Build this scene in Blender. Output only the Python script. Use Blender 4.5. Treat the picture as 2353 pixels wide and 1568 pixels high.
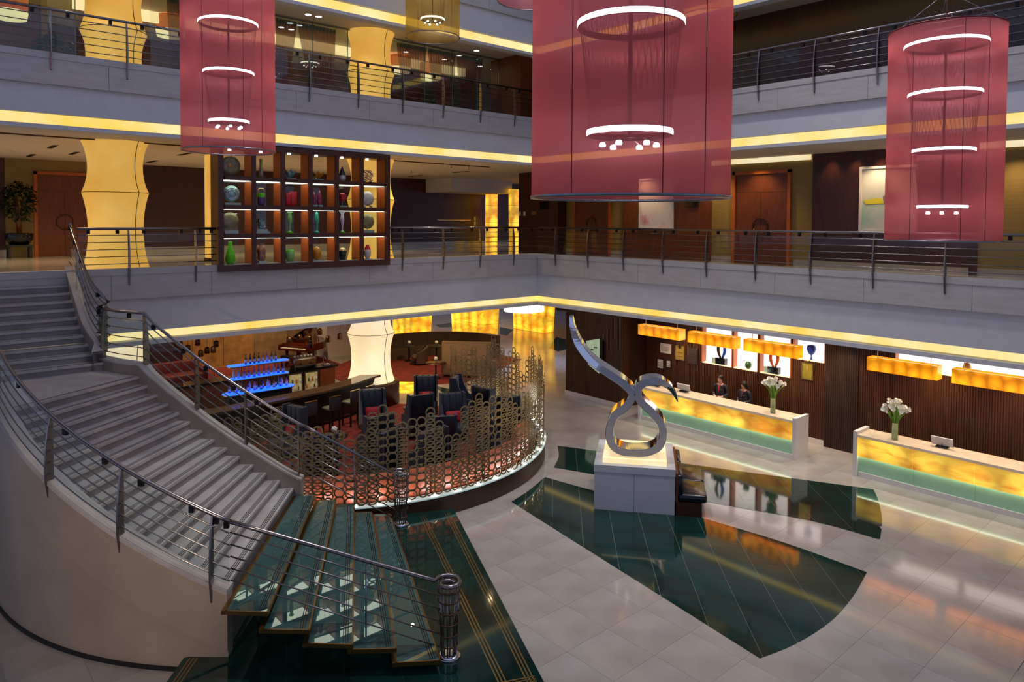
import bpy, math, random
from mathutils import Vector, Matrix
random.seed(7)
SC = bpy.context.scene
COL = SC.collection
PI = math.pi
def clear():
    for o in list(bpy.data.objects): bpy.data.objects.remove(o)
clear()

# ------------------------------------------------------------------ camera (fitted to the photograph, 2353 x 1568)
FPX, YAW, PITCH, ROLL, PPY, EYE = 1636.78, 0.847995, 0.0324081, 0.00561531, 560.779, 6.35
_F = Vector((math.cos(YAW)*math.cos(PITCH), math.sin(YAW)*math.cos(PITCH), -math.sin(PITCH)))
_r = Vector((math.sin(YAW), -math.cos(YAW), 0)); _u = _r.cross(_F)
_c, _s = math.cos(ROLL), math.sin(ROLL)
CR, CU = _c*_r + _s*_u, -_s*_r + _c*_u
CPOS = Vector((0, 0, EYE))
cam = bpy.data.cameras.new('camera'); camo = bpy.data.objects.new('camera', cam); COL.objects.link(camo)
m3 = Matrix((CR, CU, -_F)).transposed(); m4 = m3.to_4x4(); m4.translation = CPOS
camo.matrix_world = m4
cam.sensor_width = 36; cam.sensor_fit = 'HORIZONTAL'; cam.lens = FPX/2353*36
cam.shift_y = -(784-PPY)/2353; cam.clip_start = .05; cam.clip_end = 300
SC.camera = camo
def ray(x, y): return _F + CR*((x-1176.5)/FPX) - CU*((y-PPY)/FPX)
def zp(x, y, z=0.):
    d = ray(x, y); return CPOS + d*((z-EYE)/d.z)
def xp(x, y, X):
    d = ray(x, y); return CPOS + d*(X/d.x)
def yp(x, y, Y):
    d = ray(x, y); return CPOS + d*(Y/d.y)
def plp(x, y, p0, n):
    d = ray(x, y); return CPOS + d*((Vector(p0)-CPOS).dot(n)/d.dot(n))
def topx(p):
    d = Vector(p)-CPOS; w = d.dot(_F); return 1176.5+FPX*d.dot(CR)/w, PPY-FPX*d.dot(CU)/w, w

# ------------------------------------------------------------------ world, exposure
W = bpy.data.worlds.new('dusk'); SC.world = W; W.use_nodes = True
bg = W.node_tree.nodes['Background']; bg.inputs[0].default_value = (.50, .61, 1.0, 1); bg.inputs[1].default_value = .60
SC.view_settings.view_transform = 'Standard'; SC.view_settings.look = 'None'
SC.view_settings.exposure = 0.0; SC.view_settings.gamma = 1; SC.view_settings.use_curve_mapping = False
SC.cycles.use_denoising = True
SC.cycles.max_bounces = 6; SC.cycles.transparent_max_bounces = 14; SC.cycles.diffuse_bounces = 3; SC.cycles.glossy_bounces = 3; SC.cycles.transmission_bounces = 3
SC.cycles.use_adaptive_sampling = True; SC.cycles.adaptive_threshold = .07; SC.cycles.adaptive_min_samples = 16
SC.cycles.sample_clamp_indirect = 4; SC.cycles.caustics_reflective = False; SC.cycles.caustics_refractive = False
NL = [0]
def spot(p, e, col=(1, .78, .5), ang=110, blend=.8, r=.06, to=None):
    l = bpy.data.lights.new('downlight_lamp', 'SPOT'); l.energy = e; l.color = col; l.spot_size = math.radians(ang); l.spot_blend = blend; l.shadow_soft_size = r
    o = bpy.data.objects.new('downlight_lamp', l); o.location = p; COL.objects.link(o)
    if to is not None: o.rotation_euler = (Vector(to)-Vector(p)).to_track_quat('-Z', 'Y').to_euler()
    NL[0] += 1; return o

# ------------------------------------------------------------------ materials
def S(r, g, b):
    f = lambda c: ((c/255+.055)/1.055)**2.4 if c > 10 else c/255/12.92
    return (f(r), f(g), f(b), 1)
MATS = {}
def mat(name, col, rough=.5, metal=0., c2=None, sc=4., tex='noise', stretch=None, bump=0., emit=0., ecol=None, spec=.5, rnd=0., detail=4., ramp=(.3, .7), trans=0., sheen=0.):
    m = bpy.data.materials.new(name); m.use_nodes = True; MATS[name] = m
    nt = m.node_tree; N = nt.nodes; L = nt.links; b = N['Principled BSDF']
    b.inputs['Roughness'].default_value = rough; b.inputs['Metallic'].default_value = metal
    b.inputs['Specular IOR Level'].default_value = spec
    if sheen: b.inputs['Sheen Weight'].default_value = sheen
    if trans: b.inputs['Transmission Weight'].default_value = trans
    col = tuple(col)[:3]+(1,)
    b.inputs['Base Color'].default_value = col
    out = None
    if c2 is not None or bump:
        tc = N.new('ShaderNodeTexCoord'); mp = N.new('ShaderNodeMapping'); L.new(tc.outputs['Object'], mp.inputs[0])
        if stretch: mp.inputs['Scale'].default_value = stretch
        if tex == 'wave':
            t = N.new('ShaderNodeTexWave'); t.inputs['Scale'].default_value = sc; t.inputs['Distortion'].default_value = 6; t.inputs['Detail'].default_value = 3; t.inputs['Detail Scale'].default_value = 1.5; fo = t.outputs['Fac']
        elif tex == 'voronoi':
            t = N.new('ShaderNodeTexVoronoi'); t.inputs['Scale'].default_value = sc; fo = t.outputs['Distance']
        else:
            t = N.new('ShaderNodeTexNoise'); t.inputs['Scale'].default_value = sc; t.inputs['Detail'].default_value = detail; fo = t.outputs['Fac']
        L.new(mp.outputs[0], t.inputs['Vector'])
        rp = N.new('ShaderNodeValToRGB'); e = rp.color_ramp.elements; e[0].position, e[1].position = ramp; e[0].color = col; e[1].color = tuple(c2 or col)[:3]+(1,)
        L.new(fo, rp.inputs[0]); out = rp.outputs[0]
        if bump:
            bp = N.new('ShaderNodeBump'); bp.inputs['Strength'].default_value = bump; bp.inputs['Distance'].default_value = .02; L.new(fo, bp.inputs['Height']); L.new(bp.outputs[0], b.inputs['Normal'])
    if rnd:
        oi = N.new('ShaderNodeObjectInfo'); mx = N.new('ShaderNodeMix'); mx.data_type = 'RGBA'; mx.blend_type = 'MULTIPLY'; mx.inputs[0].default_value = 1
        mr = N.new('ShaderNodeMapRange'); mr.inputs['To Min'].default_value = 1-rnd; mr.inputs['To Max'].default_value = 1+rnd*.4; L.new(oi.outputs['Random'], mr.inputs[0])
        if out: L.new(out, mx.inputs[6])
        else: mx.inputs[6].default_value = col
        L.new(mr.outputs[0], mx.inputs[7]); out = mx.outputs[2]
    if out: L.new(out, b.inputs['Base Color'])
    if emit:
        b.inputs['Emission Strength'].default_value = emit
        if ecol is not None: b.inputs['Emission Color'].default_value = tuple(ecol)[:3]+(1,)
        elif out: L.new(out, b.inputs['Emission Color'])
        else: b.inputs['Emission Color'].default_value = col
    return m
def glass_mat(name, tint=(.9, .96, .93), refl=.5, body=0., bcol=(.8, .9, .85), rough=0.):
    """thin architectural glass: see-through with a mirror film; body = share of a milky coating"""
    m = bpy.data.materials.new(name); m.use_nodes = True; MATS[name] = m
    nt = m.node_tree; N = nt.nodes; L = nt.links; N.remove(N['Principled BSDF']); o = N['Material Output']
    tr = N.new('ShaderNodeBsdfTransparent'); tr.inputs[0].default_value = tuple(tint)+(1,)
    gl = N.new('ShaderNodeBsdfGlossy'); gl.inputs[0].default_value = (1, 1, 1, 1); gl.inputs['Roughness'].default_value = rough
    fr = N.new('ShaderNodeFresnel'); fr.inputs[0].default_value = 1.45
    mu = N.new('ShaderNodeMath'); mu.operation = 'MULTIPLY'; mu.inputs[1].default_value = refl*2; L.new(fr.outputs[0], mu.inputs[0])
    mx = N.new('ShaderNodeMixShader'); L.new(mu.outputs[0], mx.inputs[0]); L.new(gl.outputs[0], mx.inputs[2])
    if body:
        df = N.new('ShaderNodeBsdfDiffuse'); df.inputs[0].default_value = tuple(bcol)[:3]+(1,)
        m2 = N.new('ShaderNodeMixShader'); m2.inputs[0].default_value = body; L.new(tr.outputs[0], m2.inputs[1]); L.new(df.outputs[0], m2.inputs[2]); L.new(m2.outputs[0], mx.inputs[1])
    else: L.new(tr.outputs[0], mx.inputs[1])
    L.new(mx.outputs[0], o.inputs[0]); return m
def sheer_mat(name, col, tcol, clear=.5, pleat=0.):
    """sheer cloth: threads let part of the light straight through, the rest glows on both sides"""
    m = bpy.data.materials.new(name); m.use_nodes = True; MATS[name] = m
    nt = m.node_tree; N = nt.nodes; L = nt.links; N.remove(N['Principled BSDF']); o = N['Material Output']
    tr = N.new('ShaderNodeBsdfTransparent'); tr.inputs[0].default_value = tuple(tcol)[:3]+(1,)
    df = N.new('ShaderNodeBsdfDiffuse'); df.inputs[0].default_value = tuple(col)[:3]+(1,)
    tl = N.new('ShaderNodeBsdfTranslucent'); tl.inputs[0].default_value = tuple(col)[:3]+(1,)
    a = N.new('ShaderNodeMixShader'); a.inputs[0].default_value = .5; L.new(df.outputs[0], a.inputs[1]); L.new(tl.outputs[0], a.inputs[2])
    gs = N.new('ShaderNodeBsdfGlossy'); gs.inputs[0].default_value = tuple(min(1, c*1.5+.15) for c in tuple(col)[:3])+(1,); gs.inputs['Roughness'].default_value = .35
    g2 = N.new('ShaderNodeMixShader'); g2.inputs[0].default_value = .12; L.new(a.outputs[0], g2.inputs[1]); L.new(gs.outputs[0], g2.inputs[2])
    b = N.new('ShaderNodeMixShader'); b.inputs[0].default_value = 1-clear; L.new(tr.outputs[0], b.inputs[1]); L.new(g2.outputs[0], b.inputs[2])
    if pleat:
        lw = N.new('ShaderNodeLayerWeight'); lw.inputs[0].default_value = .35
        mr = N.new('ShaderNodeMapRange'); mr.inputs['To Min'].default_value = 1-clear; mr.inputs['To Max'].default_value = min(1, 1-clear+pleat); L.new(lw.outputs['Facing'], mr.inputs[0]); L.new(mr.outputs[0], b.inputs[0])
    L.new(b.outputs[0], o.inputs[0]); return m
def onyx_mat(name, lo, hi, es, sc=1.2, stretch=(1, 1, 3), blobs=None):
    """backlit honey onyx: veined stone with lamps glowing behind it"""
    m = bpy.data.materials.new(name); m.use_nodes = True; MATS[name] = m
    nt = m.node_tree; N = nt.nodes; L = nt.links; b = N['Principled BSDF']; b.inputs['Roughness'].default_value = .15
    tc = N.new('ShaderNodeTexCoord'); mp = N.new('ShaderNodeMapping'); mp.inputs['Scale'].default_value = stretch; L.new(tc.outputs['Object'], mp.inputs[0])
    t = N.new('ShaderNodeTexNoise'); t.inputs['Scale'].default_value = sc; t.inputs['Detail'].default_value = 5; t.inputs['Distortion'].default_value = .6; L.new(mp.outputs[0], t.inputs['Vector'])
    rp = N.new('ShaderNodeValToRGB'); e = rp.color_ramp.elements; e[0].position, e[1].position = .33, .66; e[0].color = tuple(lo)[:3]+(1,); e[1].color = tuple(hi)[:3]+(1,)
    L.new(t.outputs['Fac'], rp.inputs[0]); L.new(rp.outputs[0], b.inputs['Base Color']); L.new(rp.outputs[0], b.inputs['Emission Color'])
    if blobs:
        mp2 = N.new('ShaderNodeMapping'); mp2.inputs['Scale'].default_value = blobs; L.new(tc.outputs['Object'], mp2.inputs[0])
        v = N.new('ShaderNodeTexVoronoi'); v.inputs['Scale'].default_value = 1; v.inputs['Randomness'].default_value = .3; L.new(mp2.outputs[0], v.inputs['Vector'])
        mr = N.new('ShaderNodeMapRange'); mr.inputs['From Min'].default_value = .05; mr.inputs['From Max'].default_value = .6; mr.inputs['To Min'].default_value = es*2.3; mr.inputs['To Max'].default_value = es*.6; L.new(v.outputs['Distance'], mr.inputs[0]); L.new(mr.outputs[0], b.inputs['Emission Strength'])
    else: b.inputs['Emission Strength'].default_value = es
    return m

# ------------------------------------------------------------------ mesh helpers
class MB:
    def __init__(s): s.v, s.f, s.mi, s.sm = [], [], [], []
    def add(s, vs, fs, mi=0, smooth=False):
        o = len(s.v); s.v += [tuple(p) for p in vs]
        for f in fs: s.f.append(tuple(i+o for i in f)); s.mi.append(mi); s.sm.append(smooth)
        return s
    def bx(s, x0, x1, y0, y1, z0, z1, mi=0):
        v = [(x, y, z) for z in (z0, z1) for y in (y0, y1) for x in (x0, x1)]
        return s.add(v, [(0, 2, 3, 1), (4, 5, 7, 6), (0, 1, 5, 4), (2, 6, 7, 3), (0, 4, 6, 2), (1, 3, 7, 5)], mi)
    def box(s, c, d, rz=0., mi=0, tilt=0.):
        ca, sa = math.cos(rz), math.sin(rz); ct, st = math.cos(tilt), math.sin(tilt); v = []
        for z in (-.5, .5):
            for y in (-.5, .5):
                for x in (-.5, .5):
                    X, Y, Z = x*d[0], y*d[1], z*d[2]; Y, Z = Y*ct-Z*st, Y*st+Z*ct
                    v.append((c[0]+X*ca-Y*sa, c[1]+X*sa+Y*ca, c[2]+Z))
        return s.add(v, [(0, 2, 3, 1), (4, 5, 7, 6), (0, 1, 5, 4), (2, 6, 7, 3), (0, 4, 6, 2), (1, 3, 7, 5)], mi)
    def rbox(s, c, d, r=.03, rz=0., mi=0, n=3):
        """box with rounded vertical edges and softened top"""
        a, b, h = d[0]/2, d[1]/2, d[2]; r = min(r, a*.9, b*.9, h*.45); P = []
        for k, (sx, sy) in enumerate(((1, 1), (-1, 1), (-1, -1), (1, -1))):
            for j in range(n+1):
                t = k*PI/2+j*PI/2/n; P.append((sx*(a-r)+r*math.cos(t), sy*(b-r)+r*math.sin(t)))
        ca, sa = math.cos(rz), math.sin(rz); rings = []
        for q, z in ((1-r/max(a, b)*.7, -h/2), (1, -h/2+r*.6), (1, h/2-r*.6), (1-r/max(a, b)*.7, h/2)):
            rings.append([(c[0]+(x*ca-y*sa)*q, c[1]+(x*sa+y*ca)*q, c[2]+z) for x, y in P])
        m = len(P); v = [p for g in rings for p in g]
        f = [(g*m+i, g*m+(i+1) % m, (g+1)*m+(i+1) % m, (g+1)*m+i) for g in range(3) for i in range(m)]
        f += [tuple(range(m))[::-1], tuple(3*m+i for i in range(m))]
        return s.add(v, f, mi, True)
    def prism(s, poly, z0, z1, mi=0):
        n = len(poly); v = [(p[0], p[1], z0) for p in poly]+[(p[0], p[1], z1) for p in poly]
        return s.add(v, [tuple(range(n))[::-1], tuple(range(n, 2*n))]+[(i, (i+1) % n, n+(i+1) % n, n+i) for i in range(n)], mi)
    def ext(s, poly, vec, mi=0, smooth=False):
        n = len(poly); v = [tuple(p) for p in poly]+[tuple(Vector(p)+Vector(vec)) for p in poly]
        s.add(v, [tuple(range(n))[::-1], tuple(range(n, 2*n))], mi)
        o = len(s.v)-2*n
        for i in range(n): s.f.append((o+i, o+(i+1) % n, o+n+(i+1) % n, o+n+i)); s.mi.append(mi); s.sm.append(smooth)
        return s
    def tube(s, path, r, n=8, closed=False, mi=0):
        P = [Vector(p) for p in path]; m = len(P); R = r if isinstance(r, (list, tuple)) else [r]*m; v = []; up = None
        for i in range(m):
            t = (P[(i+1) % m]-P[i-1]) if closed else (P[min(i+1, m-1)]-P[max(i-1, 0)])
            t = t.normalized() if t.length > 1e-9 else Vector((0, 0, 1))
            if up is None: up = Vector((0, 0, 1)) if abs(t.z) < .9 else Vector((1, 0, 0))
            a = t.cross(up); a = a.normalized() if a.length > 1e-6 else t.orthogonal().normalized(); up = a.cross(t).normalized()
            for k in range(n):
                an = 2*PI*k/n; v.append(P[i]+(a*math.cos(an)+up*math.sin(an))*R[i])
        g = m if closed else m-1
        f = [(i*n+k, i*n+(k+1) % n, ((i+1) % m)*n+(k+1) % n, ((i+1) % m)*n+k) for i in range(g) for k in range(n)]
        s.add(v, f, mi, True)
        if not closed:
            o = len(s.v)-len(v); s.f += [tuple(o+k for k in range(n))[::-1], tuple(o+(m-1)*n+k for k in range(n))]; s.mi += [mi]*2; s.sm += [False]*2
        return s
    def lathe(s, prof, n=16, c=(0, 0, 0), mi=0, sx=1., sy=1., smooth=True, caps=True):
        v = [(c[0]+r*math.cos(2*PI*k/n)*sx, c[1]+r*math.sin(2*PI*k/n)*sy, c[2]+z) for r, z in prof for k in range(n)]
        m = len(prof); f = [(i*n+k, i*n+(k+1) % n, (i+1)*n+(k+1) % n, (i+1)*n+k) for i in range(m-1) for k in range(n)]
        s.add(v, f, mi, smooth)
        if caps:
            o = len(s.v)-len(v)
            for e, q in ((0, -1), (m-1, 1)):
                if prof[e][0] > 1e-4: s.f.append(tuple(o+e*n+k for k in range(n))[::q]); s.mi.append(mi); s.sm.append(False)
        return s
    def sph(s, c, r, n=12, m=8, mi=0):
        r = r if isinstance(r, (list, tuple)) else (r, r, r)
        v = [(c[0]+r[0]*math.sin(PI*j/m)*math.cos(2*PI*k/n), c[1]+r[1]*math.sin(PI*j/m)*math.sin(2*PI*k/n), c[2]-r[2]*math.cos(PI*j/m)) for j in range(m+1) for k in range(n)]
        return s.add(v, [(j*n+k, j*n+(k+1) % n, (j+1)*n+(k+1) % n, (j+1)*n+k) for j in range(m) for k in range(n)], mi, True)
    def grid(s, fn, nu, nv, mi=0, smooth=True):
        v = [fn(i/nu, j/nv) for j in range(nv+1) for i in range(nu+1)]
        return s.add(v, [(j*(nu+1)+i, j*(nu+1)+i+1, (j+1)*(nu+1)+i+1, (j+1)*(nu+1)+i) for j in range(nv) for i in range(nu)], mi, smooth)
    def mesh(s, name):
        me = bpy.data.meshes.new(name); me.from_pydata(s.v, [], s.f)
        me.polygons.foreach_set('material_index', s.mi); me.polygons.foreach_set('use_smooth', s.sm); me.update(); return me
    def build(s, name, mats, parent=None, loc=None, world=False):
        """one object; world=True: the vertices are world coordinates, moved into the parent's (unrotated) frame"""
        if world:
            off = Vector(loc) if loc is not None else (wl(parent) if parent else Vector((0, 0, 0)))
            s.v = [(a-off.x, b-off.y, c-off.z) for a, b, c in s.v]
            if parent and loc is not None: loc = off-wl(parent)
        me = s.mesh(name)
        for q in (mats if isinstance(mats, (list, tuple)) else [mats]): me.materials.append(MATS[q])
        o = bpy.data.objects.new(name, me); COL.objects.link(o)
        if parent: o.parent = parent
        if loc is not None: o.location = loc
        return o
def wl(o):
    v = Vector((0, 0, 0))
    while o: v += o.location; o = o.parent
    return v
def tag(o, label, cat=None, group=None, kind=None):
    if label: o['label'] = label
    if cat: o['category'] = cat
    if group: o['group'] = group
    if kind: o['kind'] = kind
    return o
def thing(name, label, cat, loc=(0, 0, 0), rz=0., group=None, kind=None):
    o = bpy.data.objects.new(name, None); o.empty_display_size = .1; COL.objects.link(o); o.location = loc; o.rotation_euler = (0, 0, rz)
    return tag(o, label, cat, group, kind)
def struct(o, label, cat): return tag(o, label, cat, None, 'structure')
def part(name, mesh, parent, loc=(0, 0, 0), rz=0., mats=None, rot=None):
    o = bpy.data.objects.new(name, mesh); COL.objects.link(o); o.parent = parent; o.location = loc; o.rotation_euler = rot or (0, 0, rz)
    return o
def dup(root, loc, rz=None, label=None, group=None):
    r = root.copy(); COL.objects.link(r); r.location = loc
    if rz is not None: r.rotation_euler = (0, 0, rz)
    if label: r['label'] = label
    if group: r['group'] = group
    for ch in list(root.children):
        c = ch.copy(); COL.objects.link(c); c.parent = r
        for g in list(ch.children): d = g.copy(); COL.objects.link(d); d.parent = c
    return r
def meshof(mb, name, mats):
    me = mb.mesh(name)
    for q in (mats if isinstance(mats, (list, tuple)) else [mats]): me.materials.append(MATS[q])
    return me
def arc(c, R, a0, a1, n): return [(c[0]+R*math.cos(a0+(a1-a0)*i/n), c[1]+R*math.sin(a0+(a1-a0)*i/n)) for i in range(n+1)]
rad = math.radians

# palette
mat('cream_stone', S(178, 170, 162), .09, c2=S(160, 151, 142), sc=1.3, rnd=.03, spec=.9, detail=6)
mat('joint', S(158, 150, 142), .3)
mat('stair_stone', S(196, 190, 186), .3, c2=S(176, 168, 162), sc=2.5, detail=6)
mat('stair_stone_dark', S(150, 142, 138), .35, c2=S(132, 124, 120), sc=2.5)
mat('wall_marble', S(178, 162, 142), .35, c2=S(160, 145, 130), sc=1.1, detail=7, bump=.05)
mat('fascia_marble', S(196, 190, 184), .4, c2=S(182, 175, 168), sc=1.8, stretch=(1, 1, 6))
mat('plaster', S(214, 213, 214), .7, c2=S(208, 206, 206), sc=3)
mat('ceiling_paint', S(222, 212, 196), .8, c2=S(216, 206, 190), sc=2)
mat('green_marble', S(10, 56, 50), .06, c2=S(22, 38, 30), sc=1.6, detail=9, rnd=.25, spec=.6)
mat('brass', S(198, 160, 98), .28, 1.)
mat('brass_dark', S(150, 112, 62), .35, 1.)
mat('chrome', S(215, 215, 220), .06, 1.)
mat('steel', S(150, 150, 156), .22, 1.)
mat('rail_steel', S(142, 134, 132), .24, 1.)
mat('bronze', S(96, 70, 48), .35, 1.)
mat('wood_dark', S(74, 34, 18), .38, c2=S(52, 22, 11), sc=3, stretch=(9, 9, .7), detail=5)
mat('wood_mid', S(120, 60, 28), .35, c2=S(92, 42, 18), sc=3, stretch=(9, 9, .7), detail=5)
mat('wood_slat', S(86, 46, 20), .4, c2=S(62, 32, 14), sc=2, stretch=(4, 4, .4))
mat('wood_slat_dark', S(58, 34, 18), .45, c2=S(44, 25, 13), sc=2, stretch=(4, 4, .4))
mat('wood_orange', S(190, 88, 26), .35, c2=S(160, 66, 18), sc=5, stretch=(1, 1, 9), detail=5)
mat('door_frame', S(190, 98, 34), .35, c2=S(170, 84, 28), sc=4)
mat('gold_paper', S(150, 124, 62), .5, c2=S(136, 110, 52), sc=2, stretch=(1, 1, 20))
mat('black_metal', S(24, 22, 22), .4, .6)
mat('black_gloss', S(14, 14, 16), .08)
mat('black_matt', S(22, 20, 19), .6)
mat('white_paint', S(226, 220, 214), .45, c2=S(220, 213, 206), sc=6)
mat('navy', S(30, 38, 58), .6, c2=S(24, 30, 46), sc=60, sheen=.2)
mat('red_cloth', S(196, 30, 40), .65, c2=S(176, 22, 32), sc=40)
mat('tan_cloth', S(150, 124, 92), .7, c2=S(140, 114, 84), sc=40)
mat('brown_cloth', S(92, 72, 46), .65, c2=S(80, 62, 40), sc=40)
mat('orange_leather', S(178, 84, 48), .42, c2=S(160, 70, 40), sc=5)
mat('red_sofa', S(116, 36, 30), .6, c2=S(100, 30, 26), sc=30)
mat('leather_black', S(26, 26, 34), .25, c2=S(20, 20, 28), sc=30)
mat('stool_seat', S(112, 120, 96), .3, c2=S(98, 106, 84), sc=20)
mat('stool_back', S(66, 60, 62), .45)
mat('carpet', S(92, 22, 18), .95, c2=S(150, 52, 28), sc=2.2, stretch=(1.2, 6, 1), detail=8, ramp=(.42, .68), bump=.2)
mat('flower_white', S(252, 250, 236), .5, c2=S(240, 240, 214), sc=8)
mat('leaf', S(40, 92, 34), .5, c2=S(24, 62, 22), sc=6)
mat('leaf_dark', S(30, 62, 34), .5, c2=S(16, 38, 20), sc=6)
mat('stem', S(128, 178, 62), .45, c2=S(104, 156, 48), sc=5)
mat('skin', S(226, 178, 148), .5, c2=S(218, 168, 138), sc=10)
mat('hair', S(22, 15, 13), .4, c2=S(34, 23, 19), sc=20)
mat('suit', S(40, 40, 46), .7, c2=S(34, 34, 40), sc=50)
mat('blouse', S(206, 60, 60), .6); mat('blouse_purple', S(120, 60, 110), .6)
mat('lip', S(178, 70, 70), .5)
mat('paper', S(216, 204, 190), .6, c2=S(206, 192, 176), sc=30)
mat('led', (1, 1, 1), .5, emit=20, ecol=(.90, .93, 1))
mat('led_spot', (1, 1, 1), .5, emit=30, ecol=(.88, .94, 1))
mat('cove', S(255, 236, 176), .6, c2=S(252, 214, 100), sc=.7, emit=.82, ramp=(.35, .65))
mat('cove_white', S(250, 236, 200), .6, c2=S(244, 226, 170), sc=.6, emit=.8, ramp=(.35, .65))
mat('lantern', S(238, 190, 96), .6, c2=S(226, 168, 64), sc=.9, emit=.62)
mat('lantern_white', S(255, 238, 204), .6, c2=S(252, 222, 164), sc=.9, emit=.82)
mat('downlight', (1, 1, 1), .5, emit=9, ecol=(.92, .97, 1))
mat('downlight_warm', (1, .9, .7), .5, emit=8, ecol=(1, .86, .6))
mat('light_white', (1, 1, 1), .5, emit=1.25, ecol=S(252, 252, 250))
mat('light_strip', (1, 1, 1), .5, emit=5, ecol=S(236, 246, 220))
mat('blue_light', S(20, 70, 255), .4, emit=2.4, ecol=S(30, 90, 255))
mat('glass_green_panel', S(150, 190, 160), .2, c2=S(138, 180, 150), sc=2, emit=.12)
onyx_mat('onyx', S(235, 140, 20), S(255, 214, 60), .95, 1.1, (1, 1, 2.6), (1.6, 1.6, .9))
onyx_mat('onyx_desk', S(206, 128, 36), S(255, 214, 80), .8, 1.2, (1, 1, 2.6), (.4, 1.1, 1.6))
onyx_mat('onyx_lamp', S(244, 140, 16), S(255, 166, 26), .75, 1.5, (1, 1, 2), (.01, 3.4, 2.4))
onyx_mat('onyx_pale', S(250, 214, 150), S(255, 238, 196), .75, 1.3, (1, 1, 2))
glass_mat('clear_glass'); glass_mat('rail_glass', (.86, .93, .90), .45); glass_mat('green_glass', (.62, .82, .80), .75, .40, S(92, 142, 136))
glass_mat('vase_glass', (.94, .98, .94), .25)
sheer_mat('red_sheer', S(212, 104, 104), (.93, .72, .74), .52, .34)
sheer_mat('gold_sheer', S(190, 150, 60), (.92, .82, .58), .60, .28)
sheer_mat('mauve_sheer', S(150, 84, 92), (.80, .62, .62), .38, .4)
# ================================================================== STRUCTURE
XC, YC = 17.88, 18.87                       # inner corner of the atrium opening
L2, L3, L4 = 5.0, 9.92, 14.85
CE1, CE2, CE3 = 3.30, 8.42, 12.75           # ceilings
# ---- ground floor with stone tiles
floor = struct(MB().bx(-9, 40, -9, 44, -.2, -.012).build('floor', 'joint'), 'polished cream stone floor of the lobby', 'floor')
TS = .9; cells = []
for i in range(-2, 44):
    for j in range(-2, 46):
        cx, cy = (i+.5)*TS+.25, (j+.5)*TS-.03
        p = topx((cx, cy, 0))
        if p[2] > 2 and -60 < p[0] < 2420 and 640 < p[1] < 1640: cells.append((p[2], cx, cy))
cells.sort(); near = cells[:300]
tm = meshof(MB().bx(-TS/2+.0015, TS/2-.0015, -TS/2+.0015, TS/2-.0015, -.03, 0), 'tile', 'cream_stone')
for d, cx, cy in near: part('tile', tm, floor, (cx, cy, 0))
far = MB()
for d, cx, cy in cells[300:]: far.bx(cx-TS/2+.0015, cx+TS/2-.0015, cy-TS/2+.0015, cy+TS/2-.0015, -.03, 0)
tag(far.build('distant_tiles', 'cream_stone', floor), None, kind='stuff')
# ---- green marble leaf inlays, cut into diagonal tiles
def clip(poly, cell):
    out = poly
    for i in range(4):
        a, b = cell[i], cell[(i+1) % 4]; ins = lambda p: (b[0]-a[0])*(p[1]-a[1])-(b[1]-a[1])*(p[0]-a[0]) >= 0
        src, out = out, []
        for k in range(len(src)):
            p, q = src[k-1], src[k]; ip, iq = ins(p), ins(q)
            if ip != iq:
                d1 = (b[0]-a[0])*(p[1]-a[1])-(b[1]-a[1])*(p[0]-a[0]); d2 = (b[0]-a[0])*(q[1]-a[1])-(b[1]-a[1])*(q[0]-a[0]); t = d1/(d1-d2)
                out.append((p[0]+(q[0]-p[0])*t, p[1]+(q[1]-p[1])*t))
            if iq: out.append(q)
        if not out: return []
    return out
def area(p): return abs(sum(p[i-1][0]*p[i][1]-p[i][0]*p[i-1][1] for i in range(len(p))))/2
def smooth(pts, n=8):
    """Catmull-Rom through 2D/3D points"""
    P = [Vector(p) for p in pts]; out = []
    for i in range(len(P)-1):
        a, b, c, d = P[max(i-1, 0)], P[i], P[i+1], P[min(i+2, len(P)-1)]
        for k in range(n):
            t = k/n; out.append(.5*((2*b)+(c-a)*t+(2*a-5*b+4*c-d)*t*t+(3*b-a-3*c+d)*t**3))
    return out+[P[-1]]
def v2(l): return [(p.x, p.y) for p in l]
def inlay(poly, label, ts=.62, z=.004, mt='green_marble'):
    c = poly[0]; t = struct(thing('floor_inlay', None, None, (c[0], c[1], 0)), label, 'floor inlay')
    w = ts/math.sqrt(2); n = 30
    base = MB().prism(poly, 0.0003, .002); base.build('joint_bed', 'joint', t, world=True)
    for i in range(-n, n):
        for j in range(-n, n):
            cx, cy = 12+(i-j)*w, 9+(i+j)*w; g = w-.003
            q = clip(poly, [(cx, cy-g), (cx+g, cy), (cx, cy+g), (cx-g, cy)])
            if len(q) > 2 and area(q) > .004: MB().prism(q, .001, z).build('green_tile', mt, t, world=True)
    return t
gp = lambda *pts: [zp(*p).to_2d() for p in pts]
leafA = v2(smooth(gp((1252, 1097), (1215, 1128), (1175, 1154)), 4))[:-1]+v2(smooth(gp((1175, 1154), (1746, 1514)), 2))[:-1]+v2(smooth(gp((1746, 1514), (1830, 1480), (1910, 1428), (1960, 1372), (1992, 1316)), 4))[:-1]+v2(smooth([zp(1992, 1316).to_2d(), zp(1800, 1247).to_2d(), zp(1630, 1196).to_2d(), Vector((12.85, 9.9)), zp(1364, 1128).to_2d(), zp(1252, 1097).to_2d()], 4))[:-1]
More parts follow.
